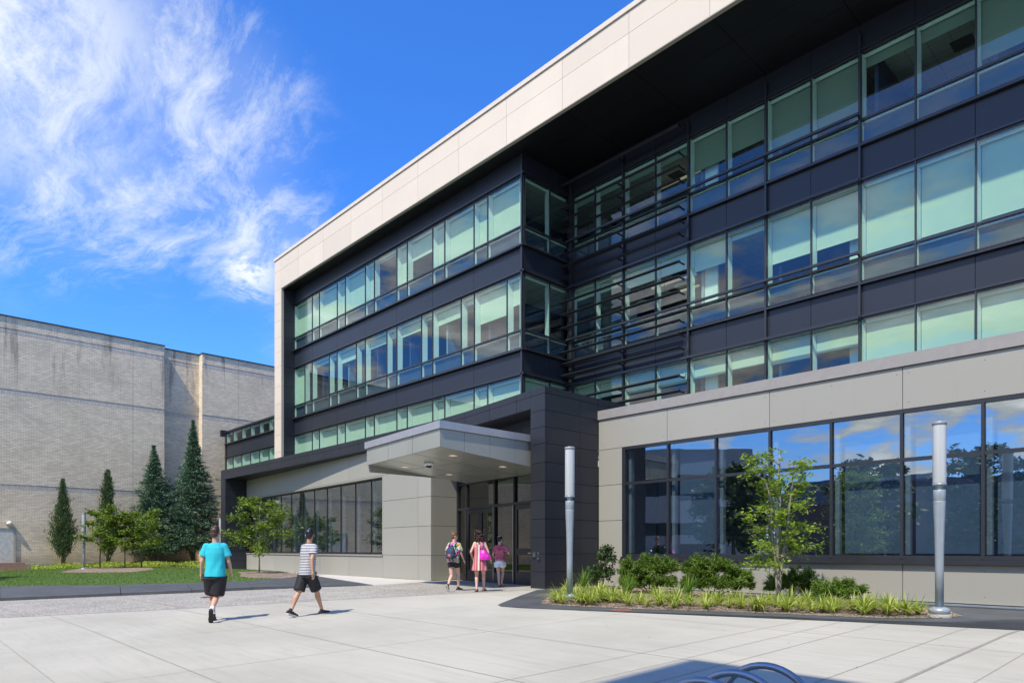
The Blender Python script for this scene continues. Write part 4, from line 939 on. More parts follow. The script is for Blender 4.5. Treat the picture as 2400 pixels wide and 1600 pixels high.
# ================================================================== BUILDINGS BEHIND THE VIEWER (they cast the near shadow and show in the glass)
SH = empty('concrete_building', 'pale concrete block whose roof corner throws the shadow over the bicycle rack', 'building', (4, -10, 0))
hB = 19.0; vB = 7.36 - (hB - .25) * math.cos(SUN_EL) / math.sin(SUN_EL) / math.hypot(1, SUN_TAN); uB = -4.55 + (7.36 - vB) * SUN_TAN
mb = MB(); mb.box(uB, 26, -30, vB, -.2, hB); part(mb, 'wall', mat('pale_concrete', (.36, .35, .32), .85, var=.1), SH)
mb = MB()
for z in (1.2, 5.4, 9.6, 13.8):
    mb.box(uB + 1, 25, vB, vB + .04, z, z + 2.2); mb.box(uB - .04, uB, -29, vB - 1, z, z + 2.2)
part(mb, 'window_band', M_FRAME, SH)

# ================================================================== SURROUNDINGS BEHIND THE VIEWER (seen in the glass)
M_PALE = mat('pale_render', (.52, .50, .46), .8, var=.06)
CBL = empty('curved_white_building', 'low white building with a sweeping curved front across the plaza', 'building', (-38, -22, 0))
def arc(cx, cy, r, a0, a1, n=22): return [(cx + r * math.cos(R(a0 + (a1 - a0) * i / n)), cy + r * math.sin(R(a0 + (a1 - a0) * i / n))) for i in range(n + 1)]
for nm, m, z0, z1, k in (('wall', M_PALE, -.2, 2.9, 0), ('window_band', M_FRAME, 2.9, 4.1, -.5), ('wall', M_PALE, 4.1, 6.6, .5), ('window_band', M_FRAME, 6.6, 8.6, .0), ('wall', M_PALE, 8.6, 11.0, .8)):
    a2 = arc(-52, -40, 24 + k, 110, 32); mb = MB(); mb.prism(a2 + [(-52, -40)], z0, z1); part(mb, nm, m, CBL)
rb = empty('red_brick_building', 'distant dark brick building with a tall chimney across the plaza', 'building', (-12, -70, 0))
mb = MB(); mb.box(-30, 6, -84, -70, -.2, 11); mb.box(-52, -31, -88, -76, -.2, 8.5); part(mb, 'wall', M_REDBRICK, rb)
mb = MB(); mb.box(-6.5, -4.4, -80, -77.5, 11, 21); part(mb, 'chimney', M_REDBRICK, rb)
mb = MB()
for i in range(9):
    for z in (1.5, 5, 8.2): mb.box(-28 + 3.7 * i, -26.6 + 3.7 * i, -70, -69.95, z, z + 1.7)
part(mb, 'window_row', M_FRAME, rb)
mb = MB(); mb.prism([(-52.3, -75.7), (-30.7, -75.7), (-30.7, -88.3), (-52.3, -88.3)], 8.5, lambda p: 8.6); mb.add([(-52.3, -75.7, 8.6), (-30.7, -75.7, 8.6), (-30.7, -88.3, 8.6), (-52.3, -88.3, 8.6), (-52.3, -82, 13), (-30.7, -82, 13)], [(0, 1, 5, 4), (1, 2, 5), (2, 3, 4, 5), (3, 0, 4)]); part(mb, 'roof', M_FRAME, rb)

# ================================================================== PLANTS
for lab, u, v, H, Rb, lm, prof, tl, sd_, side in (
    ('narrow dark columnar conifer nearest the white service door', -54.6, 9.55, 6.0, .80, L_COLUMN, lambda h: min(1, h * 4 + .6) * max(0, 1 - h) ** .85 * 1.05 + .04, 1.6, 11, None),
    ('narrow dark columnar conifer behind the lawn lamp post', -54.4, 12.2, 6.75, .74, L_COLUMN, lambda h: min(1, h * 4 + .6) * max(0, 1 - h) ** .7 * 1.08 + .04, 1.5, 12, None),
    ('bushy mid sized spruce left of the tallest spruce', -54.1, 15.1, 8.8, 2.35, L_SPRUCE, lambda h: max(.04, (1 - h) ** 1.15 + .03) * min(1, .65 + h * 3), .2, 13, (2.4, .25)),
    ('tallest pointed spruce against the recess of the brick wall', -53.5, 17.65, 10.9, 2.45, L_SPRUCE, lambda h: max(.04, (1 - h) ** 1.08 + .02) * min(1, .7 + h * 2.2), .2, 14, None)):
    conifer(lab, (u, v, g(u, v) + .05), H, Rb, prof, lm, low=.07 if lm is L_COLUMN else .12, dens=1.35 if lm is L_SPRUCE else 1.25, tilt=tl, leaf=.095 if lm is L_SPRUCE else .08, seed=sd_, side=side)
YG = 'young trees on the lawn'
cr = lambda w_: (lambda a, h: w_ * (1 - .55 * abs(h - .35) ** 1.2) * (1 + .15 * math.sin(a * 3)))
broad_tree('young_tree', 'young leafy tree beside the lawn lamp post', (-47.6, 10.25, g(-47, 10) + .12), 3.85, cr(1.22), L_YOUNG, 1.25, 12, .09, 15, 21, group=YG, tr=.045)
broad_tree('young_tree', 'young leafy tree in the middle of the lawn group', (-46.9, 11.45, g(-47, 11) + .12), 3.5, cr(1.08), L_YOUNG, 1.15, 12, .09, 15, 22, group=YG, tr=.04)
broad_tree('young_tree', 'young leafy tree at the right end of the lawn group', (-46.6, 12.3, g(-47, 12) + .12), 3.55, cr(1.38), L_YOUNG, 1.2, 12, .09, 15, 23, group=YG, tr=.045)
broad_tree('young_tree', 'lone young tree in mulch before the low grey wall', (-30.4, 12.9, g(-30.4, 12.9) + .12), 3.55, cr(1.3), L_YOUNG, 1.0, 13, .075, 19, 24, group=YG, tr=.04, bark=M_BARKL)
broad_tree('multi_stem_tree', 'airy bright green multi stem tree before the big window', (-6.85, 14.6, g(-7, 14.6) + .02), 3.5, lambda a, h: .80 * (1 - .30 * h) * (1 + .15 * math.sin(a * 3 + h * 5)), L_BRIGHT, .85, 10, .046, 6.5, 31, stems=4, tr=.045, bark=M_BARKL, tiers=True)
SG = 'shrubs along the grey wall'
shrub('evergreen_shrub', 'loose upright glossy shrub by the charcoal pier corner', (-12.5, 15.45, g(-12, 15)), [(0, 0, .45, .40, .36, .42), (.10, .05, .88, .32, .3, .34), (-.28, 0, .34, .3, .3, .30), (.12, 0, 1.15, .2, .2, .20)], L_BROAD, .045, 520, 41, airy=True, group=SG)
shrub('yew_shrub', 'spreading yew shrub left under the big window', (-10.8, 15.35, g(-10, 15)), [(-.45, 0, .55, .42, .5, .44), (.02, .1, .62, .45, .5, .42), (.50, .05, .64, .32, .4, .36), (-.55, -.1, .28, .35, .4, .26), (.1, -.3, .30, .6, .4, .30), (.42, -.1, .28, .34, .35, .26)], L_YEW, .042, 2600, 42, group=SG)
shrub('yew_shrub', 'widest yew shrub left of the multi stem tree', (-8.85, 15.3, g(-9, 15)), [(-.35, 0, .62, .45, .5, .42), (.15, .1, .66, .42, .5, .40), (.60, .05, .46, .38, .4, .34), (-.56, -.1, .34, .32, .35, .30), (.82, .1, .30, .26, .3, .26), (0, -.25, .32, .75, .4, .30)], L_YEW, .042, 2600, 43, group=SG)
shrub('yew_shrub', 'dark yew shrub right behind the multi stem trunk', (-6.9, 15.5, g(-7, 15)), [(-.30, 0, .36, .36, .4, .32), (.10, .1, .44, .38, .4, .36), (.38, .05, .36, .30, .35, .32)], L_YEW, .040, 2800, 44, group=SG)
shrub('yew_shrub', 'rounded small yew shrub right of the multi stem tree', (-5.62, 14.75, g(-6, 14.6)), [(-.16, 0, .30, .40, .42, .34), (.18, .05, .34, .38, .35, .30)], L_YEW, .038, 3200, 45, group=SG)
# strap leaved clumps in rows along the bed edge
protos = []
for k in range(4):
    r = np.random.default_rng(50 + k); V, F = blades([(0, 0, 0)], 60, .43, .012, 1.35, r, 5, 1.15); me = bpy.data.meshes.new('lily_clump'); me.from_pydata([tuple(v) for v in V], [], F); me.materials.append(L_LILY); protos.append(me)
gp = []
for k in range(2):
    r = np.random.default_rng(60 + k); V, F = blades([(0, 0, 0)], 90, .72, .007, .55, r); me = bpy.data.meshes.new('feather_grass'); me.from_pydata([tuple(v) for v in V], [], F); me.materials.append(L_GRASS); gp.append(me)
def edge_pt(t):
    P = [(-11.7, 13.0), (-10.95, 11.65), (-10.2, 11.2), (-8.2, 11.75), (-5.5, 12.95), (-4.3, 13.55), (-3.95, 14.4)]
    L_ = [math.dist(a, b) for a, b in zip(P, P[1:])]; d = t * sum(L_)
    for (a, b), l in zip(zip(P, P[1:]), L_):
        if d <= l: return (a[0] + (b[0] - a[0]) * d / l, a[1] + (b[1] - a[1]) * d / l), Vector((-(b[1] - a[1]), b[0] - a[0])).normalized()
        d -= l
    return P[-1], Vector((-.5, .8))
rr = random.Random(5); cnt = 0
for row, n in ((0, 28), (1, 27), (2, 26), (3, 20)):
    for i in range(n):
        (x, y), nv = edge_pt((i + .5 + rr.uniform(-.3, .3)) / n)
        if row == 0 and rr.random() < .12: continue
        x += nv.x * (row * .47 + rr.uniform(-.12, .12)) * (1 if nv.y > 0 else -1); y += abs(nv.y) * (row * .47 + rr.uniform(-.12, .12))
        if x < -12.3 or (x > -4.2 and row > 2): continue
        o = bpy.data.objects.new('lily_clump', protos[rr.randrange(4)]); COL.objects.link(o)
        o.location = (x, y, g(x, y) + .012); o.rotation_euler = (0, 0, rr.uniform(0, 6.28)); s_ = rr.uniform(.6, 1.25); o.scale = (s_, s_, s_)
        tag(o, 'yellow green strap leaved clump in the mulch bed under the big window', 'plant', 'strap leaved clumps edging the planting bed')
for k, (x, y, lab) in enumerate(((-11.55, 13.5, 'tall fine green grass tuft by the glossy shrub and lamp post'), (-9.75, 13.0, 'tall fine green grass tuft before the left yew shrub'), (-8.35, 13.35, 'tall fine green grass tuft before the widest yew shrub'), (-4.45, 13.9, 'low green grass tuft left of the right lamp post'))):
    o = bpy.data.objects.new('grass_tuft', gp[k % 2]); COL.objects.link(o); o.location = (x, y, g(x, y)); s_ = 1.05 if k < 3 else .6; o.scale = (s_, s_, s_); tag(o, lab, 'plant', 'fine grass tufts in the planting bed')
# ground cover along the brick wall, turf blades
def scatter(poly, n, r):
    xs = [p[0] for p in poly]; ys = [p[1] for p in poly]; out_ = []
    while len(out_) < n:
        x = r.uniform(min(xs), max(xs), 4000); y = r.uniform(min(ys), max(ys), 4000); ins_ = np.zeros(4000, bool)
        for (x0, y0), (x1, y1) in zip(poly, poly[1:] + poly[:1]):
            c = ((y0 > y) != (y1 > y)) & (x < (x1 - x0) * (y - y0) / ((y1 - y0) or 1e-9) + x0); ins_ ^= c
        out_ += list(zip(x[ins_], y[ins_]))
    return np.array(out_[:n])
gv = np.vectorize(g)
r = np.random.default_rng(9)
P = scatter([(-55.8, 7.8), (-51.5, 7.6), (-50.3, 9.2), (-49.7, 11.5), (-48.5, 14), (-46, 17.2), (-55.8, 18.5)], 16000, r)
hgt = (.12 + .28 * np.abs(np.sin(P[:, 0] * 1.7) * np.cos(P[:, 1] * 1.3))) * r.uniform(.2, 1, len(P))
Cc = np.column_stack([P, gv(P[:, 0], P[:, 1]) + .05 + hgt]); D, B = leaf_frames(len(P), 1.0); s_ = r.uniform(.05, .11, (len(P), 1))
o = quads_mesh('ground_cover', Cc, D * s_, B * s_ * .5, L_COVER); o['kind'] = 'stuff'
P = scatter(LAWN, 42000, r); Cc = np.column_stack([P, gv(P[:, 0], P[:, 1]) + .15]); D = r.normal(size=(len(P), 3)) * .5; D[:, 2] = 1; D = unit(D); B = unit(np.cross(D, r.normal(size=(len(P), 3)))); s_ = r.uniform(.015, .04, (len(P), 1))
def inpoly(P, poly):
    x, y = P[:, 0], P[:, 1]; c = np.zeros(len(P), bool)
    for (x0, y0), (x1, y1) in zip(poly, poly[1:] + poly[:1]): c ^= ((y0 > y) != (y1 > y)) & (x < (x1 - x0) * (y - y0) / ((y1 - y0) or 1e-9) + x0)
    return c
k_ = ~(inpoly(P, M1) | inpoly(P, M2)); o = quads_mesh('grass', Cc[k_], (D * s_)[k_], (B * s_ * .25)[k_], L_TURF); o['kind'] = 'stuff'
# bark chips on the near bed
P = scatter(BED, 9000, r); Cc = np.column_stack([P, gv(P[:, 0], P[:, 1]) + .018 + r.uniform(0, .012, len(P))]); D = r.normal(size=(len(P), 3)); D[:, 2] *= .25; D = unit(D); B = unit(np.cross(D, [[0, 0, 1]] + r.normal(size=(len(P), 3)) * .3)); s_ = r.uniform(.010, .032, (len(P), 1))
o = quads_mesh('bark_chips', Cc, D * s_, B * s_ * .4, leafmat('bark_chip', (.14, .09, .06), (.50, .40, .31), 0.0, .9)); o['kind'] = 'stuff'
# trees across the plaza, seen mirrored in the windows
for x, y, H, w_, sd_ in ((-42, -5, 9.5, 4, 75), (-47, -8.5, 10, 4.2, 76), (-53, -12, 12, 4.5, 77), (-37, -2, 8, 3.4, 78), (-19, -22, 9, 3.2, 71), (-26, -14, 8, 3.0, 72), (-15, -38, 11, 4.2, 73), (-34, -30, 9, 3.5, 74)):
    broad_tree('shade_tree', {71: 'shade tree across the plaza nearest the entrance axis', 72: 'shade tree across the plaza close to the curved building', 73: 'tallest shade tree before the distant brick building', 74: 'shade tree beside the curved white building', 75: 'shade tree close to the brick building outside the left edge', 76: 'shade tree in the middle of the row left of the viewer', 77: 'tallest shade tree left of the viewer near the brick building', 78: 'smallest shade tree left of the viewer'}[sd_], (x, y, -.1), H, (lambda w0: lambda a, h: w0 * (1 - .6 * abs(h - .4) ** 1.3))(w_), L_COLUMN, 1.6, 16, .30, 22, sd_, tr=.2, group='shade trees across the plaza')

# ================================================================== STREET FURNITURE
M_ACRYL = bpy.data.materials.new('frosted_acrylic'); M_ACRYL.use_nodes = True
_b = M_ACRYL.node_tree.nodes['Principled BSDF']; _t = NT(M_ACRYL.node_tree); _w = _t.n('ShaderNodeTexWave'); _w.bands_direction = 'Z'; _w.inputs['Scale'].default_value = 22
_tc = _t.n('ShaderNodeTexCoord'); _t.l(_tc.outputs['Object'], _w.inputs['Vector']); _t.l(_t.mix(_w.outputs['Fac'], (.50, .53, .53), (.68, .70, .69)), _b.inputs['Base Color']); _b.inputs['Roughness'].default_value = .3
_b.inputs['Transmission Weight'].default_value = .25; _b.inputs['Coat Weight'].default_value = .6
def lamp_post(label, u, v, lean=0.0):
    t = empty('lamp_post', label, 'lamp post', (u, v, g(u, v)), 0, 'tapered lamp posts with tall cylindrical heads')
    mb = MB(); mb.lathe([(.19, -.1), (.19, .06), (.185, .065)], n=28); loc_build(mb, 'footing', M_CONC, t)
    mb = MB(); mb.lathe([(.17, .066), (.175, .13), (.16, .165), (.09, .19)], n=32); loc_build(mb, 'base_cover', M_STEEL, t)
    mb = MB(); mb.lathe([(.070, .15), (.070, .9), (.074, 1.25), (.082, 1.6), (.096, 1.95), (.100, 2.08), (.1005, 2.10), (.098, 2.104), (.098, 2.108), (.1005, 2.112), (.1005, 2.30), (.096, 2.31)], n=32); loc_build(mb, 'pole', M_STEEL, t)
    mb = MB(); mb.lathe([(.06, 2.305), (.06, 2.385), (.10, 2.39), (.115, 2.395), (.115, 2.425)], n=28); loc_build(mb, 'neck', M_STEEL, t)
    mb = MB(); mb.lathe([(.108, 2.426), (.110, 2.44), (.110, 3.48), (.108, 3.49)], n=36); loc_build(mb, 'diffuser', M_ACRYL, t)
    mb = MB(); mb.lathe([(.117, 3.485), (.118, 3.53), (.112, 3.54), (.0, 3.542)][:3], n=32); loc_build(mb, 'cap', M_STEEL, t)
    return t
lamp_post('lamp post standing at the left tip of the planting bed', -10.39, 11.66)
lamp_post('nearest lamp post at the right end of the planting bed', -3.61, 14.1)
lamp_post('distant lamp post half hidden by a young tree on the lawn', -48.1, 9.5)
lamp_post('farthest lamp post whose head shows beside the portal corner', -50.9, 18.7)
# bicycle rack
bk = empty('bicycle_rack', 'steel bicycle rack of round hoops standing in the near shadow', 'bicycle rack', (-1.85, 3.4, g(-1.85, 3.4)))
for i, v_ in enumerate((3.80, 3.46, 3.13)):
    mb = MB(); pts = [(-.30, 0, -.05), (-.30, 0, .25), (-.30, 0, .48)] + [(.30 * math.cos(R(a)), 0, .50 + .30 * math.sin(R(a))) for a in range(172, 6, -9)] + [(.30, 0, .48), (.30, 0, .25), (.30, 0, -.05)]
    mb.tube(pts, .0215, 18); o = loc_build(mb, 'hoop', mat('hoop_steel', (.36, .37, .39), .34, metal=.85, var=.08), bk); o.location = (0, v_ - 3.4, 0)
    for sx_ in (-.3, .3):
        mb = MB(); mb.lathe([(.055, 0), (.055, .008), (.03, .014)], (sx_, 0, 0), 18); f_ = loc_build(mb, 'foot_flange', M_CHROME, o)
M_RUST = mat('rusty_iron', (.19, .085, .05), .85, var=.3, vscale=14, bump=.5, col2=(.30, .15, .09))
mc = empty('manhole_cover', 'rusty round cover set in the dark stone bed border', 'cover', (-8.40, 10.98, g(-8.4, 10.98) + .008)); mb = MB(); mb.lathe([(.20, 0), (.20, .008), (.185, .009), (.183, .005)], n=36)
for i in range(-4, 5):
    for j in range(-4, 5):
        if i * i + j * j < 15: mb.box(i * .037 - .011, i * .037 + .011, j * .037 - .011, j * .037 + .011, .005, .009)
loc_build(mb, 'lid', M_RUST, mc); mb = MB(); mb.lathe([(.225, 0), (.225, .005), (.205, .006)], n=36); loc_build(mb, 'rim', M_RUST, mc)
dg = empty('drain_cover', 'small rusty oval drain cover in the aggregate path', 'cover', (-19.35, 6.88, g(-19.35, 6.88) + .005)); mb = MB(); mb.lathe([(.30, 0), (.30, .008), (.28, .009)], n=30); loc_build(mb, 'rim', M_RUST, dg)
mb = MB()
for i in range(-5, 6): w_ = math.sqrt(max(.01, .26 ** 2 - (i * .045) ** 2)); mb.box(i * .045 - .012, i * .045 + .012, -w_, w_, .009, .014)
loc_build(mb, 'bars', M_RUST, dg)

# ================================================================== PEOPLE
def skinmat(name, c): 
    m = mat(name, c, .5, var=.06, vscale=9, spec=.35); b = m.node_tree.nodes['Principled BSDF']; b.inputs['Subsurface Weight'].default_value = .12; b.inputs['Subsurface Radius'].default_value = (.02, .008, .004); return m
class BL:
    """union of closed tapered capsules, ellipsoids and lofts, fused by a voxel remesh into one continuous skin"""
    def __init__(s): s.mb = MB()
    def ell(s, c, r, rot=None, n=14):
        vs = []; fs = []; M = rot.to_matrix() if rot is not None else Matrix.Identity(3); c = Vector(c)
        vs.append(c + M @ Vector((0, 0, -r[2])))
        for j in range(1, n // 2 + 3):
            t = math.pi * j / (n // 2 + 3) - math.pi / 2
            for i in range(n): a = 2 * math.pi * i / n; vs.append(c + M @ Vector((r[0] * math.cos(t) * math.cos(a), r[1] * math.cos(t) * math.sin(a), r[2] * math.sin(t))))
        vs.append(c + M @ Vector((0, 0, r[2]))); rows = n // 2 + 2; k = len(vs) - 1
        for i in range(n): fs.append((0, 1 + (i + 1) % n, 1 + i)); fs.append((k, 1 + (rows - 1) * n + i, 1 + (rows - 1) * n + (i + 1) % n))
        for j in range(rows - 1):
            for i in range(n): a = 1 + j * n; fs.append((a + i, a + (i + 1) % n, a + n + (i + 1) % n, a + n + i))
        s.mb.add(vs, fs, True); return s
    def cap(s, p, r0, q, r1, n=12):
        p, q = Vector(p), Vector(q); d = (q - p); L = max(d.length, 1e-5); d = d / L
        pts = []; rr = []
        for t in (-1, -.87, -.5): pts.append(p + d * r0 * t); rr.append(r0 * math.sqrt(max(0, 1 - t * t)) + 1e-4)
        for f in (0, .33, .66, 1): pts.append(p + d * L * f); rr.append(r0 + (r1 - r0) * f)
        for t in (.5, .87, 1): pts.append(q + d * r1 * t); rr.append(r1 * math.sqrt(max(0, 1 - t * t)) + 1e-4)
        s.mb.tube(pts, rr, n); return s
    def chain(s, pts, rs):
        for (a, b), (ra, rb_) in zip(zip(pts, pts[1:]), zip(rs, rs[1:])): s.cap(a, ra, b, rb_)
        return s
    def loft(s, rings, n=20, R3=None):
        """rings: (cx, cy, cz, rx, ry[, yaw])"""
        vs = []; fs = []
        for rg in rings:
            cx, cy, cz, rx, ry = rg[:5]; yw = rg[5] if len(rg) > 5 else 0
            for i in range(n):
                a = 2 * math.pi * i / n; x = rx * math.copysign(abs(math.cos(a)) ** .85, math.cos(a)); y = ry * math.copysign(abs(math.sin(a)) ** .85, math.sin(a))
                vs.append((cx + x * math.cos(yw) - y * math.sin(yw), cy + x * math.sin(yw) + y * math.cos(yw), cz))
        for j in range(len(rings) - 1):
            for i in range(n): fs.append((j * n + i, j * n + (i + 1) % n, (j + 1) * n + (i + 1) % n, (j + 1) * n + i))
        fs.append(tuple(range(n))[::-1]); fs.append(tuple(range((len(rings) - 1) * n, len(rings) * n)))
        s.mb.add(vs, fs, True); return s
    def build(s, name, m, parent, vox=.0085, sm=4, fold=0.0, fscale=9):
        o = loc_build(s.mb, name, m, parent)
        md = o.modifiers.new('r', 'REMESH'); md.mode = 'VOXEL'; md.voxel_size = vox; md.use_smooth_shade = True
        if sm: m2 = o.modifiers.new('s', 'SMOOTH'); m2.iterations = sm; m2.factor = .6
        bpy.context.view_layer.update(); dg_ = bpy.context.evaluated_depsgraph_get()
        me = bpy.data.meshes.new_from_object(o.evaluated_get(dg_)); o.modifiers.clear(); old = o.data; o.data = me; bpy.data.meshes.remove(old)
        if not me.materials: me.materials.append(m)
        if fold:
            co = np.empty(len(me.vertices) * 3); me.vertices.foreach_get('co', co); co = co.reshape(-1, 3); no = np.empty_like(co).reshape(-1); me.vertices.foreach_get('normal', no); no = no.reshape(-1, 3)
            d = np.sin(co[:, 0] * 38 + np.sin(co[:, 2] * fscale) * 2.5 + co[:, 1] * 20) * .5 + np.sin(co[:, 0] * 17 - co[:, 2] * 13 + co[:, 1] * 9) * .5
            co += no * (d * fold)[:, None]; me.vertices.foreach_set('co', co.reshape(-1))
        me.polygons.foreach_set('use_smooth', [True] * len(me.polygons)); me.update(); return o
def ik(a, c, l1, l2, hint):
    a, c, hint = Vector(a), Vector(c), Vector(hint); d = c - a; L = min(d.length, (l1 + l2) * .999); d.normalize()
    x = (l1 * l1 - l2 * l2 + L * L) / (2 * L); h = math.sqrt(max(l1 * l1 - x * x, 0)); n = hint - d * hint.dot(d); n.normalize(); return a + d * x + n * h
def hand(b, w, fwd, thumb, curl=.5, s_=1.0):
    """palm + four unequal bent fingers + thumb from the side of the palm; w wrist, fwd finger direction"""
    w, f, t = Vector(w), Vector(fwd).normalized(), Vector(thumb).normalized(); t = (t - f * t.dot(f)).normalized(); pn = f.cross(t)
    b.cap(w, .026 * s_, w + f * .035 * s_, .030 * s_); 
    for k, o_ in enumerate((-1.5, -.5, .5, 1.5)):
        b.cap(w + f * .03 * s_ + t * o_ * .016 * s_, .015 * s_, w + f * .085 * s_ + t * o_ * .0185 * s_, .0115 * s_, 8)
        L = (.062, .076, .080, .070)[k] * s_; p = w + f * .088 * s_ + t * o_ * .0195 * s_; d = f.copy()
        for j, fr in enumerate((.45, .32, .25)):
            d = (Quaternion(t, curl * (.35 + .35 * j)) @ d) if True else d; q = p + d * L * fr; b.cap(p, (.0095 - .001 * j) * s_, q, (.0088 - .001 * j) * s_, 8); p = q
    p = w + f * .02 * s_ + t * .024 * s_; d = (f * .62 + t * .72).normalized(); q = p + d * .040 * s_; b.cap(p, .0135 * s_, q, .011 * s_, 8); d2 = (f * .9 + t * .25).normalized(); b.cap(q, .011 * s_, q + d2 * .034 * s_, .009 * s_, 8)
def person(label, loc, heading, H, pose, skin, female=False):
    """local frame: +y walking direction, +x to the right"""
    s = H / 1.80; t = empty('person', label, 'person', (loc[0], loc[1], loc[2]), heading)
    J = {}; hz = (.93 + pose.get('hz', -.02)) * s; lean = pose.get('lean', .03); wsh = (.158 if not female else .145) * s; wh = (.095 if not female else .098) * s
    J['hipL'] = Vector((-wh, 0, hz)); J['hipR'] = Vector((wh, 0, hz)); J['chest'] = Vector((0, lean * .7, 1.30 * s)); J['neck'] = Vector((0, lean, 1.50 * s))
    J['shL'] = Vector((-wsh, lean, 1.415 * s)); J['shR'] = Vector((wsh, lean, 1.415 * s))
    for sd_ in 'LR':
        J['an' + sd_] = Vector(pose['an' + sd_]) * 1.0; J['kn' + sd_] = ik(J['hip' + sd_], J['an' + sd_], .43 * s, .42 * s, (0.0, 1, .0))
        J['wr' + sd_] = J['sh' + sd_] + Vector(pose['wr' + sd_]) * s; J['el' + sd_] = ik(J['sh' + sd_], J['wr' + sd_], .29 * s, .255 * s, ((-.35 if sd_ == 'L' else .35), -1, -.1))
    hy, hp = pose.get('yaw', 0), pose.get('nod', 0); Q = Quaternion((0, 0, 1), hy) @ Quaternion((1, 0, 0), -hp)
    hc = J['neck'] + Vector((0, .015, .165 * s)); hs_ = s * (1.15 if not female else 1.07); hd = lambda v: hc + Q @ (Vector(v) * hs_)
    k = .86 if female else .92
    b = BL()
    # torso, pelvis, neck
    b.loft([(0, -.01, hz - .06 * s, .13 * s * (1.08 if female else 1), .095 * s), (0, -.01, hz + .02 * s, .16 * s * (1.05 if female else 1), .115 * s), (0, 0, hz + .12 * s, .142 * s * k, .095 * s), (0, lean * .4, 1.16 * s, .15 * s * k, .10 * s), (0, lean * .7, 1.30 * s, .175 * s * k, .115 * s * k), (0, lean, 1.42 * s, .165 * s * k, .095 * s * k), (0, lean, 1.475 * s, .09 * s, .065 * s)])
    b.cap(J['neck'] - Vector((0, 0, .05 * s)), .064 * s * k, hd((0, -.015, -.07)), .060 * s * k)
    for sd_ in 'LR':
        b.cap(J['chest'] + Vector((0, 0, .10 * s)), .07 * s * k, J['sh' + sd_], .058 * s * k)
        b.chain([J['sh' + sd_], J['el' + sd_]], [.053 * s * k, .040 * s * k]); mid_ = J['el' + sd_].lerp(J['wr' + sd_], .25)
        b.chain([J['el' + sd_], mid_, J['wr' + sd_]], [.038 * s * k, .040 * s * k, .025 * s * k])
        kn, an = J['kn' + sd_], J['an' + sd_]; b.chain([J['hip' + sd_], J['hip' + sd_].lerp(kn, .4), kn], [.088 * s, .078 * s, .054 * s])
        cf = kn.lerp(an, .30) + Vector((0, -.016, 0)) * s; b.chain([kn, cf, kn.lerp(an, .7), an], [.051 * s, .056 * s * (.95 if female else 1), .037 * s, .033 * s])
        fd = (J['wr' + sd_] - J['el' + sd_]).normalized(); hand(b, J['wr' + sd_], fd + Vector((0, .12, 0)), (0, 1, .0), .45 * (1 if sd_ == 'L' else -1) * -1, s * (1 if not female else .9))
        ft = Vector(pose.get('toe' + sd_, (0, 1, -.25))).normalized(); b.cap(an - ft * .03 * s - Vector((0, 0, .03 * s)), .034 * s, an + ft * .12 * s - Vector((0, 0, .05 * s)) * (1 if ft.z > -.5 else 0), .026 * s)
    # head: skull, jaw, nose, ears, lips, brow
    b.ell(hd((0, -.008, .03)), (.074 * s, .092 * s, .088 * s), Q); b.ell(hd((0, .018, -.035)), (.058 * s, .070 * s, .072 * s), Q); b.ell(hd((0, .052, -.085)), (.030 * s, .026 * s, .022 * s), Q)
    b.cap(hd((0, .078, .012)), .009 * s, hd((0, .098, -.026)), .013 * s, 8); b.ell(hd((0, .082, -.055)), (.022 * s, .010 * s, .008 * s), Q)
    for sx_ in (-1, 1): b.ell(hd((sx_ * .077, -.004, -.005)), (.010 * s, .020 * s, .031 * s), Q); b.ell(hd((sx_ * .03, .074, .028)), (.024 * s, .012 * s, .008 * s), Q)
    body = b.build('body', skin, t, .0075, 3)
    e = MB()
    for sx_ in (-1, 1): e.lathe([(.001, -.009 * s), (.007 * s, -.006 * s), (.009 * s, 0), (.007 * s, .006 * s), (.001, .009 * s)], hd((sx_ * .031, .080, .012)), 10)
    loc_build(e, 'eyes', mat('eye_dark', (.03, .02, .015), .2), t)
    J['hd'] = hd; J['Q'] = Q; J['s'] = s; J['hz'] = hz; J['lean'] = lean; return t, J
def hair(t, J, m, style, fold=.003):
    b = BL(); hd, Q, s = J['hd'], J['Q'], J['s']
    b.ell(hd((0, -.018, .050)), (.084 * s, .097 * s, .083 * s), Q); b.ell(hd((0, -.045, -.005)), (.072 * s, .062 * s, .070 * s), Q)
    if style == 'short': b.ell(hd((0, .03, .095)), (.062 * s, .055 * s, .038 * s), Q); b.ell(hd((.02, -.02, .118)), (.05 * s, .06 * s, .026 * s), Q)
    if style == 'bun': b.ell(hd((-.015, -.075, .125)), (.042 * s, .040 * s, .036 * s), Q); b.ell(hd((0, -.05, -.055)), (.05 * s, .045 * s, .03 * s), Q)
    if style == 'updo': b.ell(hd((0, -.085, .045)), (.052 * s, .035 * s, .055 * s), Q)
    if style == 'curly':
        r = np.random.default_rng(3)
        for _ in range(90):
            a = r.uniform(0, 6.28); z = r.uniform(-.21, .13); w_ = .105 + .03 * math.cos(z * 9); x, y = math.cos(a) * w_, math.sin(a) * w_ * .95 - .03
            if y > .045 and z < .09: continue
            b.ell(hd((x, y, z)), (.026 * s, .026 * s, .026 * s), n=8)
        b.ell(hd((0, -.05, -.06)), (.10 * s, .085 * s, .14 * s), Q)
    b.build('hair', m, t, .0075, 2, fold, 30)
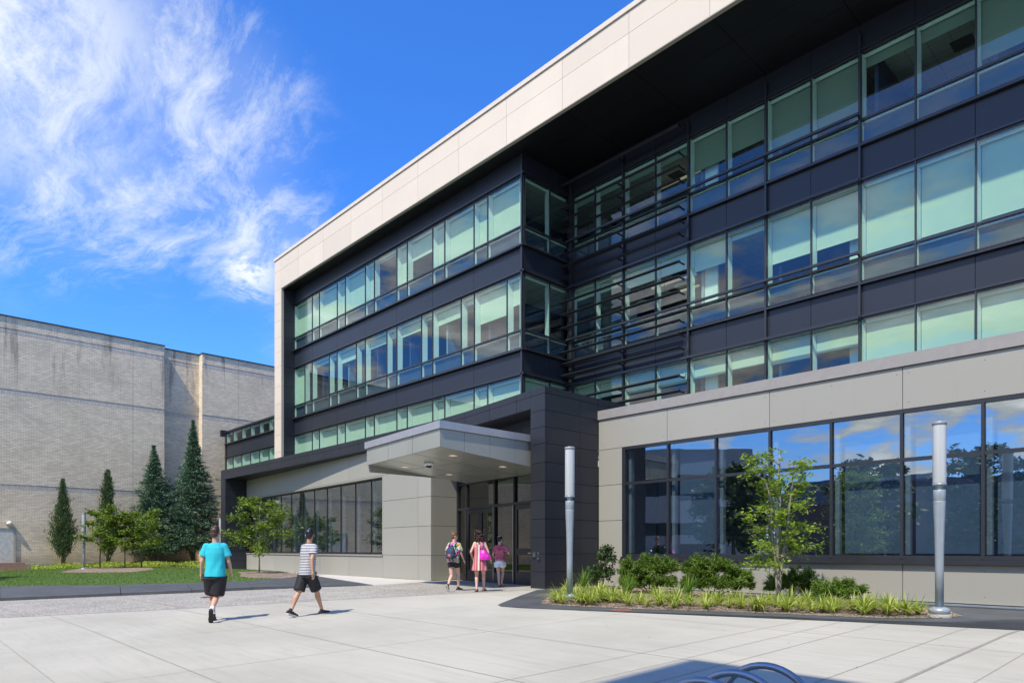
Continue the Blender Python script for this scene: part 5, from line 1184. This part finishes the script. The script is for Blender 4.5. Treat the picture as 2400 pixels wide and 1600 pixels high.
def shoes(t, J, pose, m_up, m_sole, kind='sneaker'):
    s = J['s']
    for sd_ in 'LR':
        an = J['an' + sd_]; f = Vector(pose.get('toe' + sd_, (0, 1, 0))); f.normalize(); side = f.cross(Vector((0, 0, 1))).normalized(); up = side.cross(f).normalized()
        M = Matrix((side, f, up)).transposed()
        P = lambda x, y, z: an + M @ Vector((x * s, y * s, (z - .085) * s))
        if kind == 'sneaker':
            b = BL()
            for y, w_, h in ((-.055, .034, .045), (0, .038, .055), (.06, .040, .048), (.115, .042, .038), (.165, .036, .030)): b.ell(P(0, y, .030 + h * .35), (w_ * s, .05 * s, h * s), M.to_quaternion())
            b.cap(P(0, -.01, .06), .040 * s, P(0, -.015, .105), .040 * s); b.build('shoe', m_up, t, .007, 2)
        b = MB(); ol = [(-.034, -.075), (-.041, -.03), (-.038, .05), (-.047, .12), (-.036, .185), (0, .212), (.036, .19), (.045, .12), (.038, .05), (.041, -.03), (.034, -.075), (0, -.092)]
        th = .026 if kind == 'sneaker' else .016
        vs = [P(x, y, 0) for x, y in ol] + [P(x, y, th) for x, y in ol]; n = len(ol)
        b.add(vs, [tuple(range(n)), tuple(range(n, 2 * n))] + [(i, (i + 1) % n, n + (i + 1) % n, n + i) for i in range(n)]); loc_build(b, 'sole', m_sole, t)
        if kind == 'sandal':
            b = MB(); b.tube([P(-.044, .09, .012), P(-.03, .09, .055), P(0, .092, .07), P(.03, .09, .055), P(.044, .09, .012)], .011 * s, 8); b.tube([P(-.040, -.02, .012), P(-.042, -.04, .07), P(0, -.078, .085), P(.042, -.04, .07), P(.040, -.02, .012)], .006 * s, 8); loc_build(b, 'straps', m_up, t)
def tshirt(t, J, m, name='shirt', hem=.86, sl=.62, loose=.022, female=False, fold=.004, crop=False):
    s, lean, hz = J['s'], J['lean'], J['hz']; k = .88 if female else .90; L = loose; b = BL(); z0 = hem * s
    rings = [(0, -.005, z0, (.180 * k + L) * s, (.132 + L) * s)] + ([] if crop else [(0, 0, 1.0 * s, (.160 * k + L) * s, (.112 + L) * s)]) + [(0, lean * .4, 1.14 * s, (.158 * k + L) * s, (.106 + L) * s), (0, lean * .7, 1.30 * s, (.182 * k + L) * s, (.118 * k + L) * s), (0, lean, 1.40 * s, (.172 * k + L) * s, (.104 * k + L) * s), (0, lean, 1.46 * s, (.120 * k + L * .6) * s, (.078 + L * .5) * s), (0, lean, 1.50 * s, (.072 + L * .2) * s, (.058 + L * .2) * s)]
    b.loft(rings)
    for sd_ in 'LR':
        sh, el = J['sh' + sd_], J['el' + sd_]; e = sh.lerp(el, sl); b.cap(J['chest'] + Vector((0, 0, .10 * s)), .075 * s * k + L * .6, sh, .064 * s * k + L * .6)
        d = (e - sh).normalized(); b.mb.tube([sh - d * .02, sh + d * .05, e], [(.060 * k + L * .6) * s, (.066 * k + L * .6) * s, (.066 * k + L * .9) * s], 16)
    return b.build(name, m, t, .008, 3, fold)
def shorts(t, J, m, name='shorts', leg=.72, loose=.025, top=.06, flare=1.0, fold=.004, tight=0.0):
    s, hz = J['s'], J['hz']; b = BL(); L = loose
    b.loft([(0, -.01, hz - .09 * s, (.158 + L) * s, (.116 + L * .8) * s), (0, -.01, hz - .02 * s, (.142 + L * .5) * s, (.108 + L * .4) * s), (0, 0, hz + top * s, (.130 + L * .2) * s, (.094 + L * .2) * s)])
    for sd_ in 'LR':
        h, kn = J['hip' + sd_], J['kn' + sd_]; h = h + Vector((0, -.01, -.02 * s)); L2 = (kn - h).length; e = h.lerp(kn, leg)
        b.mb.tube([h, h.lerp(e, .5), e], [(.098 + L) * s, (.094 + L * 1.1 * flare) * s, (.088 + L * 1.35 * flare) * s], 18)
    return b.build(name, m, t, .009, 3, fold, 5)
S_A = skinmat('fair_skin', (.58, .33, .24)); S_B = skinmat('tan_skin', (.50, .28, .17)); S_C = skinmat('light_skin', (.62, .38, .29))
M_TEAL = mat('turquoise_cotton', (.02, .46, .53), .85, var=.07, vscale=5, bump=.15, bscale=30)
M_BLKF = mat('black_cloth', (.012, .012, .014), .75, var=.15); M_BLKS = mat('black_rubber', (.018, .018, .018), .6); M_WSOLE = mat('white_rubber', (.62, .58, .52), .6); M_TAN = mat('tan_leather', (.36, .20, .10), .6)
H_BR = mat('brown_hair', (.055, .028, .017), .5, var=.4, vscale=60, stretch=(1, 1, .2)); H_BK = mat('black_hair', (.010, .009, .010), .4, var=.3, vscale=60); H_AU = mat('dark_curly_hair', (.035, .014, .010), .6, var=.5, vscale=50); H_LB = mat('light_brown_hair', (.15, .075, .035), .5, var=.4, vscale=60)
def stripes(name, axis, cols, period, offset=0.0, noise=0.0):
    m = bpy.data.materials.new(name); m.use_nodes = True; t = NT(m.node_tree); bs = m.node_tree.nodes['Principled BSDF']; tc = t.n('ShaderNodeTexCoord'); sp = t.n('ShaderNodeSeparateXYZ'); t.l(tc.outputs['Object'], sp.inputs[0])
    f = t.math('FRACT', t.math('MULTIPLY', t.math('ADD', sp.outputs[axis], 5 + offset), 1 / period)); cr_ = t.n('ShaderNodeValToRGB'); cr_.color_ramp.interpolation = 'CONSTANT'; t.l(f, cr_.inputs[0])
    el = cr_.color_ramp.elements
    while len(el) < len(cols): el.new(.5)
    for e_, (p, c) in zip(el, cols): e_.position = p; e_.color = (*c, 1)
    t.l(cr_.outputs[0], bs.inputs['Base Color']); bs.inputs['Roughness'].default_value = .85; return m
M_STRIPE = stripes('navy_white_stripes', 2, [(0, (.72, .72, .74)), (.45, (.018, .020, .035))], .0315)
M_DRESS = stripes('pink_striped_weave', 0, [(0, (.50, .13, .13)), (.2, (.58, .30, .38)), (.30, (.42, .10, .12)), (.52, (.30, .18, .30)), (.62, (.52, .16, .16)), (.82, (.55, .36, .42)), (.9, (.32, .08, .10))], .17, .06)
def vor(name, cols, sc, bgc=None, rough=.8):
    m = bpy.data.materials.new(name); m.use_nodes = True; t = NT(m.node_tree); bs = m.node_tree.nodes['Principled BSDF']; tc = t.n('ShaderNodeTexCoord'); v = t.n('ShaderNodeTexVoronoi'); v.inputs['Scale'].default_value = sc
    t.l(t.vmath('ADD', tc.outputs['Object'], t.vmath('SCALE', (1, 1, 1), scale=t.math('MULTIPLY', t.noise(tc.outputs['Object'], 22, 2), .06))), v.inputs['Vector']); sp = t.n('ShaderNodeSeparateColor'); t.l(v.outputs['Color'], sp.inputs[0])
    cr_ = t.n('ShaderNodeValToRGB'); cr_.color_ramp.interpolation = 'CONSTANT'; t.l(sp.outputs[0], cr_.inputs[0]); el = cr_.color_ramp.elements
    while len(el) < len(cols): el.new(.5)
    for i, (e_, c) in enumerate(zip(el, cols)): e_.position = i / len(cols); e_.color = (*c, 1)
    t.l(cr_.outputs[0], bs.inputs['Base Color']); bs.inputs['Roughness'].default_value = rough; return m
M_FLORAL = vor('floral_print', [(.62, .06, .30), (.03, .03, .05), (.30, .52, .22), (.62, .60, .52), (.62, .22, .03), (.12, .36, .16), (.55, .10, .42), (.40, .58, .40)], 24)
M_REDPR = vor('red_small_print', [(.40, .02, .05), (.52, .06, .12), (.62, .35, .38), (.36, .02, .05), (.50, .08, .12)], 70)

# --- man in turquoise t-shirt
P1 = dict(anL=(-.055, .16, .085), anR=(-.03, -.27, .205), toeL=(-.1, 1, 0), toeR=(-.1, .55, -.95), wrL=(-.10, .05, -.515), wrR=(.11, .10, -.505), yaw=-.28, hz=-.035)
view_az = lambda u, v: math.atan2(-u, v)                       # rotation that turns local +y away from the camera
u, v = -13.28, 4.78; t, J = person('man in turquoise t-shirt and long black shorts walking away, nearest of the five', (u, v, g(u, v)), view_az(u, v) - .16, 1.80, P1, S_A)
tshirt(t, J, M_TEAL, hem=.85, sl=.66, loose=.029, fold=.006); shorts(t, J, M_BLKF, leg=.92, loose=.034); hair(t, J, H_BR, 'short'); shoes(t, J, P1, M_BLKS, M_BLKS)
mb = BL(); a = J['anR']; mb.cap(a + (J['knR'] - a) * .05, .041, a + (J['knR'] - a) * .27, .042); mb.build('sock', M_WHITE, t, .008, 1)
mb = BL(); a = J['anL']; mb.cap(a, .041, a + (J['knL'] - a) * .12, .041); mb.build('sock', M_WHITE, t, .008, 1)
# --- man in striped shirt, striding to the right
P2 = dict(anL=(-.06, -.36, .12), anR=(.06, .33, .085), toeL=(0, 1, -.35), toeR=(0, 1, .05), wrL=(-.03, .22, -.46), wrR=(.10, -.14, -.50), yaw=.55, hz=-.045, lean=.05)
u, v = -12.68, 6.36; t, J = person('man in navy and white striped t-shirt and black shorts striding right', (u, v, g(u, v)), view_az(u, v) - .85, 1.74, P2, S_B)
tshirt(t, J, M_STRIPE, hem=.85, sl=.60, loose=.024, fold=.004); shorts(t, J, M_BLKF, leg=.90, loose=.022); hair(t, J, H_BK, 'short'); shoes(t, J, P2, M_BLKS, M_WSOLE)
# --- woman with backpack
P3 = dict(anL=(-.04, -.30, .17), anR=(.05, .20, .085), toeL=(0, .5, -.95), toeR=(.2, 1, 0), wrL=(-.10, .06, -.49), wrR=(.13, .12, -.49), yaw=-.75, hz=-.03)
u, v = -14.95, 11.9; W1 = (u, v); h1 = view_az(u, v) - .45; t, J = person('woman in floral top and black denim shorts with her hair in a bun', (u, v, g(u, v)), h1, 1.66, P3, S_C, True)
tshirt(t, J, M_FLORAL, 'floral_top', hem=.90, sl=.75, loose=.030, female=True, fold=.006); shorts(t, J, M_BLKF, leg=.36, loose=.008, top=.09); hair(t, J, H_LB, 'bun'); shoes(t, J, P3, M_BLKS, M_WSOLE)
mb = MB(); hd = J['hd']; mb.tube([hd((-.085, -.01, .01)), hd((-.075, .07, .018)), hd((-.04, .098, .016)), hd((.04, .098, .016)), hd((.075, .07, .018)), hd((.085, -.01, .01))], [.004, .006, .016, .016, .006, .004], 8); loc_build(mb, 'sunglasses', M_BLKS, t)
s_ = J['s']; bp = empty('backpack', 'navy backpack with embroidered flowers on the back of the floral top woman', 'backpack', (u, v, g(u, v)), h1)
b = BL(); b.loft([(0, -.22 * s_, 1.00 * s_, .125 * s_, .075 * s_), (0, -.235 * s_, 1.08 * s_, .15 * s_, .095 * s_), (0, -.225 * s_, 1.22 * s_, .14 * s_, .085 * s_), (0, -.19 * s_, 1.34 * s_, .09 * s_, .06 * s_), (0, -.16 * s_, 1.38 * s_, .05 * s_, .035 * s_)]); b.build('bag_body', mat('navy_canvas', (.020, .034, .085), .75, bump=.2), bp, .009, 2, .004)
b = BL(); b.ell((0, -.30 * s_, 1.08 * s_), (.10 * s_, .045 * s_, .065 * s_)); b.build('front_pocket', vor('embroidered_navy', [(.020, .034, .085), (.020, .034, .085), (.5, .30, .2), (.020, .034, .085), (.55, .12, .10), (.02, .03, .08)], 45), bp, .008, 2)
for sx_ in (-1, 1):
    mb = MB(); mb.tube([(sx_ * .09 * s_, -.15 * s_, 1.36 * s_), (sx_ * .105 * s_, -.02, 1.475 * s_), (sx_ * .115 * s_, .13 * s_, 1.33 * s_), (sx_ * .13 * s_, .06, 1.16 * s_), (sx_ * .12 * s_, -.15 * s_, 1.03 * s_)], .015, 8); loc_build(mb, 'shoulder_strap', MATS['navy_canvas'], bp)
# --- woman in pink dress with tote
P4 = dict(anL=(-.07, -.10, .085), anR=(.10, .17, .085), toeL=(0, 1, -.1), toeR=(.3, 1, 0), wrL=(-.08, .10, -.42), wrR=(.17, .10, -.485), yaw=.05, hz=-.02)
u, v = -14.25, 12.25; h2 = view_az(u, v) - .12; t, J = person('woman in sleeveless pink striped dress with big dark curly hair', (u, v, g(u, v)), h2, 1.70, P4, S_C, True)
s_ = J['s']; b = BL(); b.loft([(0, -.01, .62 * s_, .235 * s_, .175 * s_), (0, -.01, .78 * s_, .21 * s_, .155 * s_), (0, -.01, .95 * s_, .185 * s_, .135 * s_), (0, 0, 1.10 * s_, .158 * s_, .118 * s_), (0, .02, 1.28 * s_, .165 * s_, .118 * s_), (0, .03, 1.38 * s_, .12 * s_, .092 * s_)]); b.build('dress', M_DRESS, t, .008, 3, .010, 4)
mb = MB(); mb.v = []; mb.add([(-.022, -.135, 1.38 * s_), (.022, -.135, 1.38 * s_), (.022, -.150, 1.1 * s_), (-.022, -.150, 1.1 * s_), (.024, -.20, .85 * s_), (-.024, -.20, .85 * s_), (.026, -.222, .63 * s_), (-.026, -.222, .63 * s_)], [(0, 1, 2, 3), (3, 2, 4, 5), (5, 4, 6, 7)]); loc_build(mb, 'centre_stripe', mat('cream_braid', (.60, .56, .45), .8), t)
for sx_ in (-1, 1): mb = MB(); mb.tube([(sx_ * .08 * s_, -.07, 1.37 * s_), (sx_ * .092 * s_, .02, 1.475 * s_), (sx_ * .08 * s_, .13, 1.36 * s_)], .008, 6); loc_build(mb, 'dress_strap', M_DRESS, t)
hair(t, J, H_AU, 'curly', .004); shoes(t, J, P4, M_BLKS, M_BLKS, 'sandal')
tb = empty('tote_bag', 'bright magenta tote bag hanging from the right shoulder of the dress woman', 'bag', (u, v, g(u, v)), h2)
M_MAG = mat('magenta_nylon', (.62, .02, .42), .4, var=.15, bump=.2, vscale=8)
b = BL(); b.loft([(.20 * s_, -.13 * s_, .93 * s_, .17 * s_, .065 * s_, .12), (.17 * s_, -.13 * s_, 1.02 * s_, .155 * s_, .08 * s_, .12), (.13 * s_, -.12 * s_, 1.13 * s_, .11 * s_, .075 * s_, .12), (.11 * s_, -.11 * s_, 1.22 * s_, .08 * s_, .05 * s_, .12)]); b.build('bag_body', M_MAG, tb, .009, 2, .006)
mb = MB(); mb.tube([(.05 * s_, -.14 * s_, 1.20 * s_), (.10 * s_, -.09 * s_, 1.40 * s_), (.135 * s_, .02, 1.50 * s_), (.14 * s_, .10 * s_, 1.40 * s_), (.15 * s_, .0, 1.2 * s_), (.17 * s_, -.08 * s_, 1.18 * s_)], .011, 8); loc_build(mb, 'handle', M_MAG, tb)
# --- woman in white shorts at the door
P5 = dict(anL=(.0, -.12, .09), anR=(.035, .10, .10), toeL=(0, 1, -.1), toeR=(.7, .8, -.4), wrL=(-.07, .16, -.40), wrR=(.10, .22, -.20), yaw=-.55, nod=.2, hz=-.02)
u, v = -15.55, 14.2; t, J = person('woman in red patterned blouse and white shorts nearest the glass doors', (u, v, g(u, v)), view_az(u, v) - .22, 1.58, P5, S_C, True)
tshirt(t, J, M_REDPR, 'blouse', hem=.98, sl=.70, loose=.028, female=True, crop=True, fold=.005); shorts(t, J, mat('white_cloth', (.76, .78, .84), .8), leg=.42, loose=.022, top=.12, flare=1.2); hair(t, J, H_BK, 'updo'); shoes(t, J, P5, M_TAN, M_TAN, 'sandal')
hd = J['hd']; mb = MB(); mb.tube([hd((-.06, -.07, .10)), hd((0, -.10, .11)), hd((.06, -.07, .13))], .008, 6); loc_build(mb, 'hair_clip', M_WHITE, t)

# ---- fallen leaves and grit on the paving
r = np.random.default_rng(77)
P = np.column_stack([r.uniform(-18, 2, 170), r.uniform(1.5, 11.5, 170)]); P = P[~inpoly(P, BORD)]
Cc = np.column_stack([P, gv(P[:, 0], P[:, 1]) + .009]); D = r.normal(size=(len(P), 3)); D[:, 2] *= .12; D = unit(D); B = unit(np.cross(D, [[0, 0, 1]] + r.normal(size=(len(P), 3)) * .15)); s_ = r.uniform(.006, .022, (len(P), 1))
o = quads_mesh('fallen_leaves', Cc, D * s_, B * s_ * .5, leafmat('dry_leaf', (.09, .07, .04), (.30, .22, .10), 0.0, .9)); o['kind'] = 'stuff'
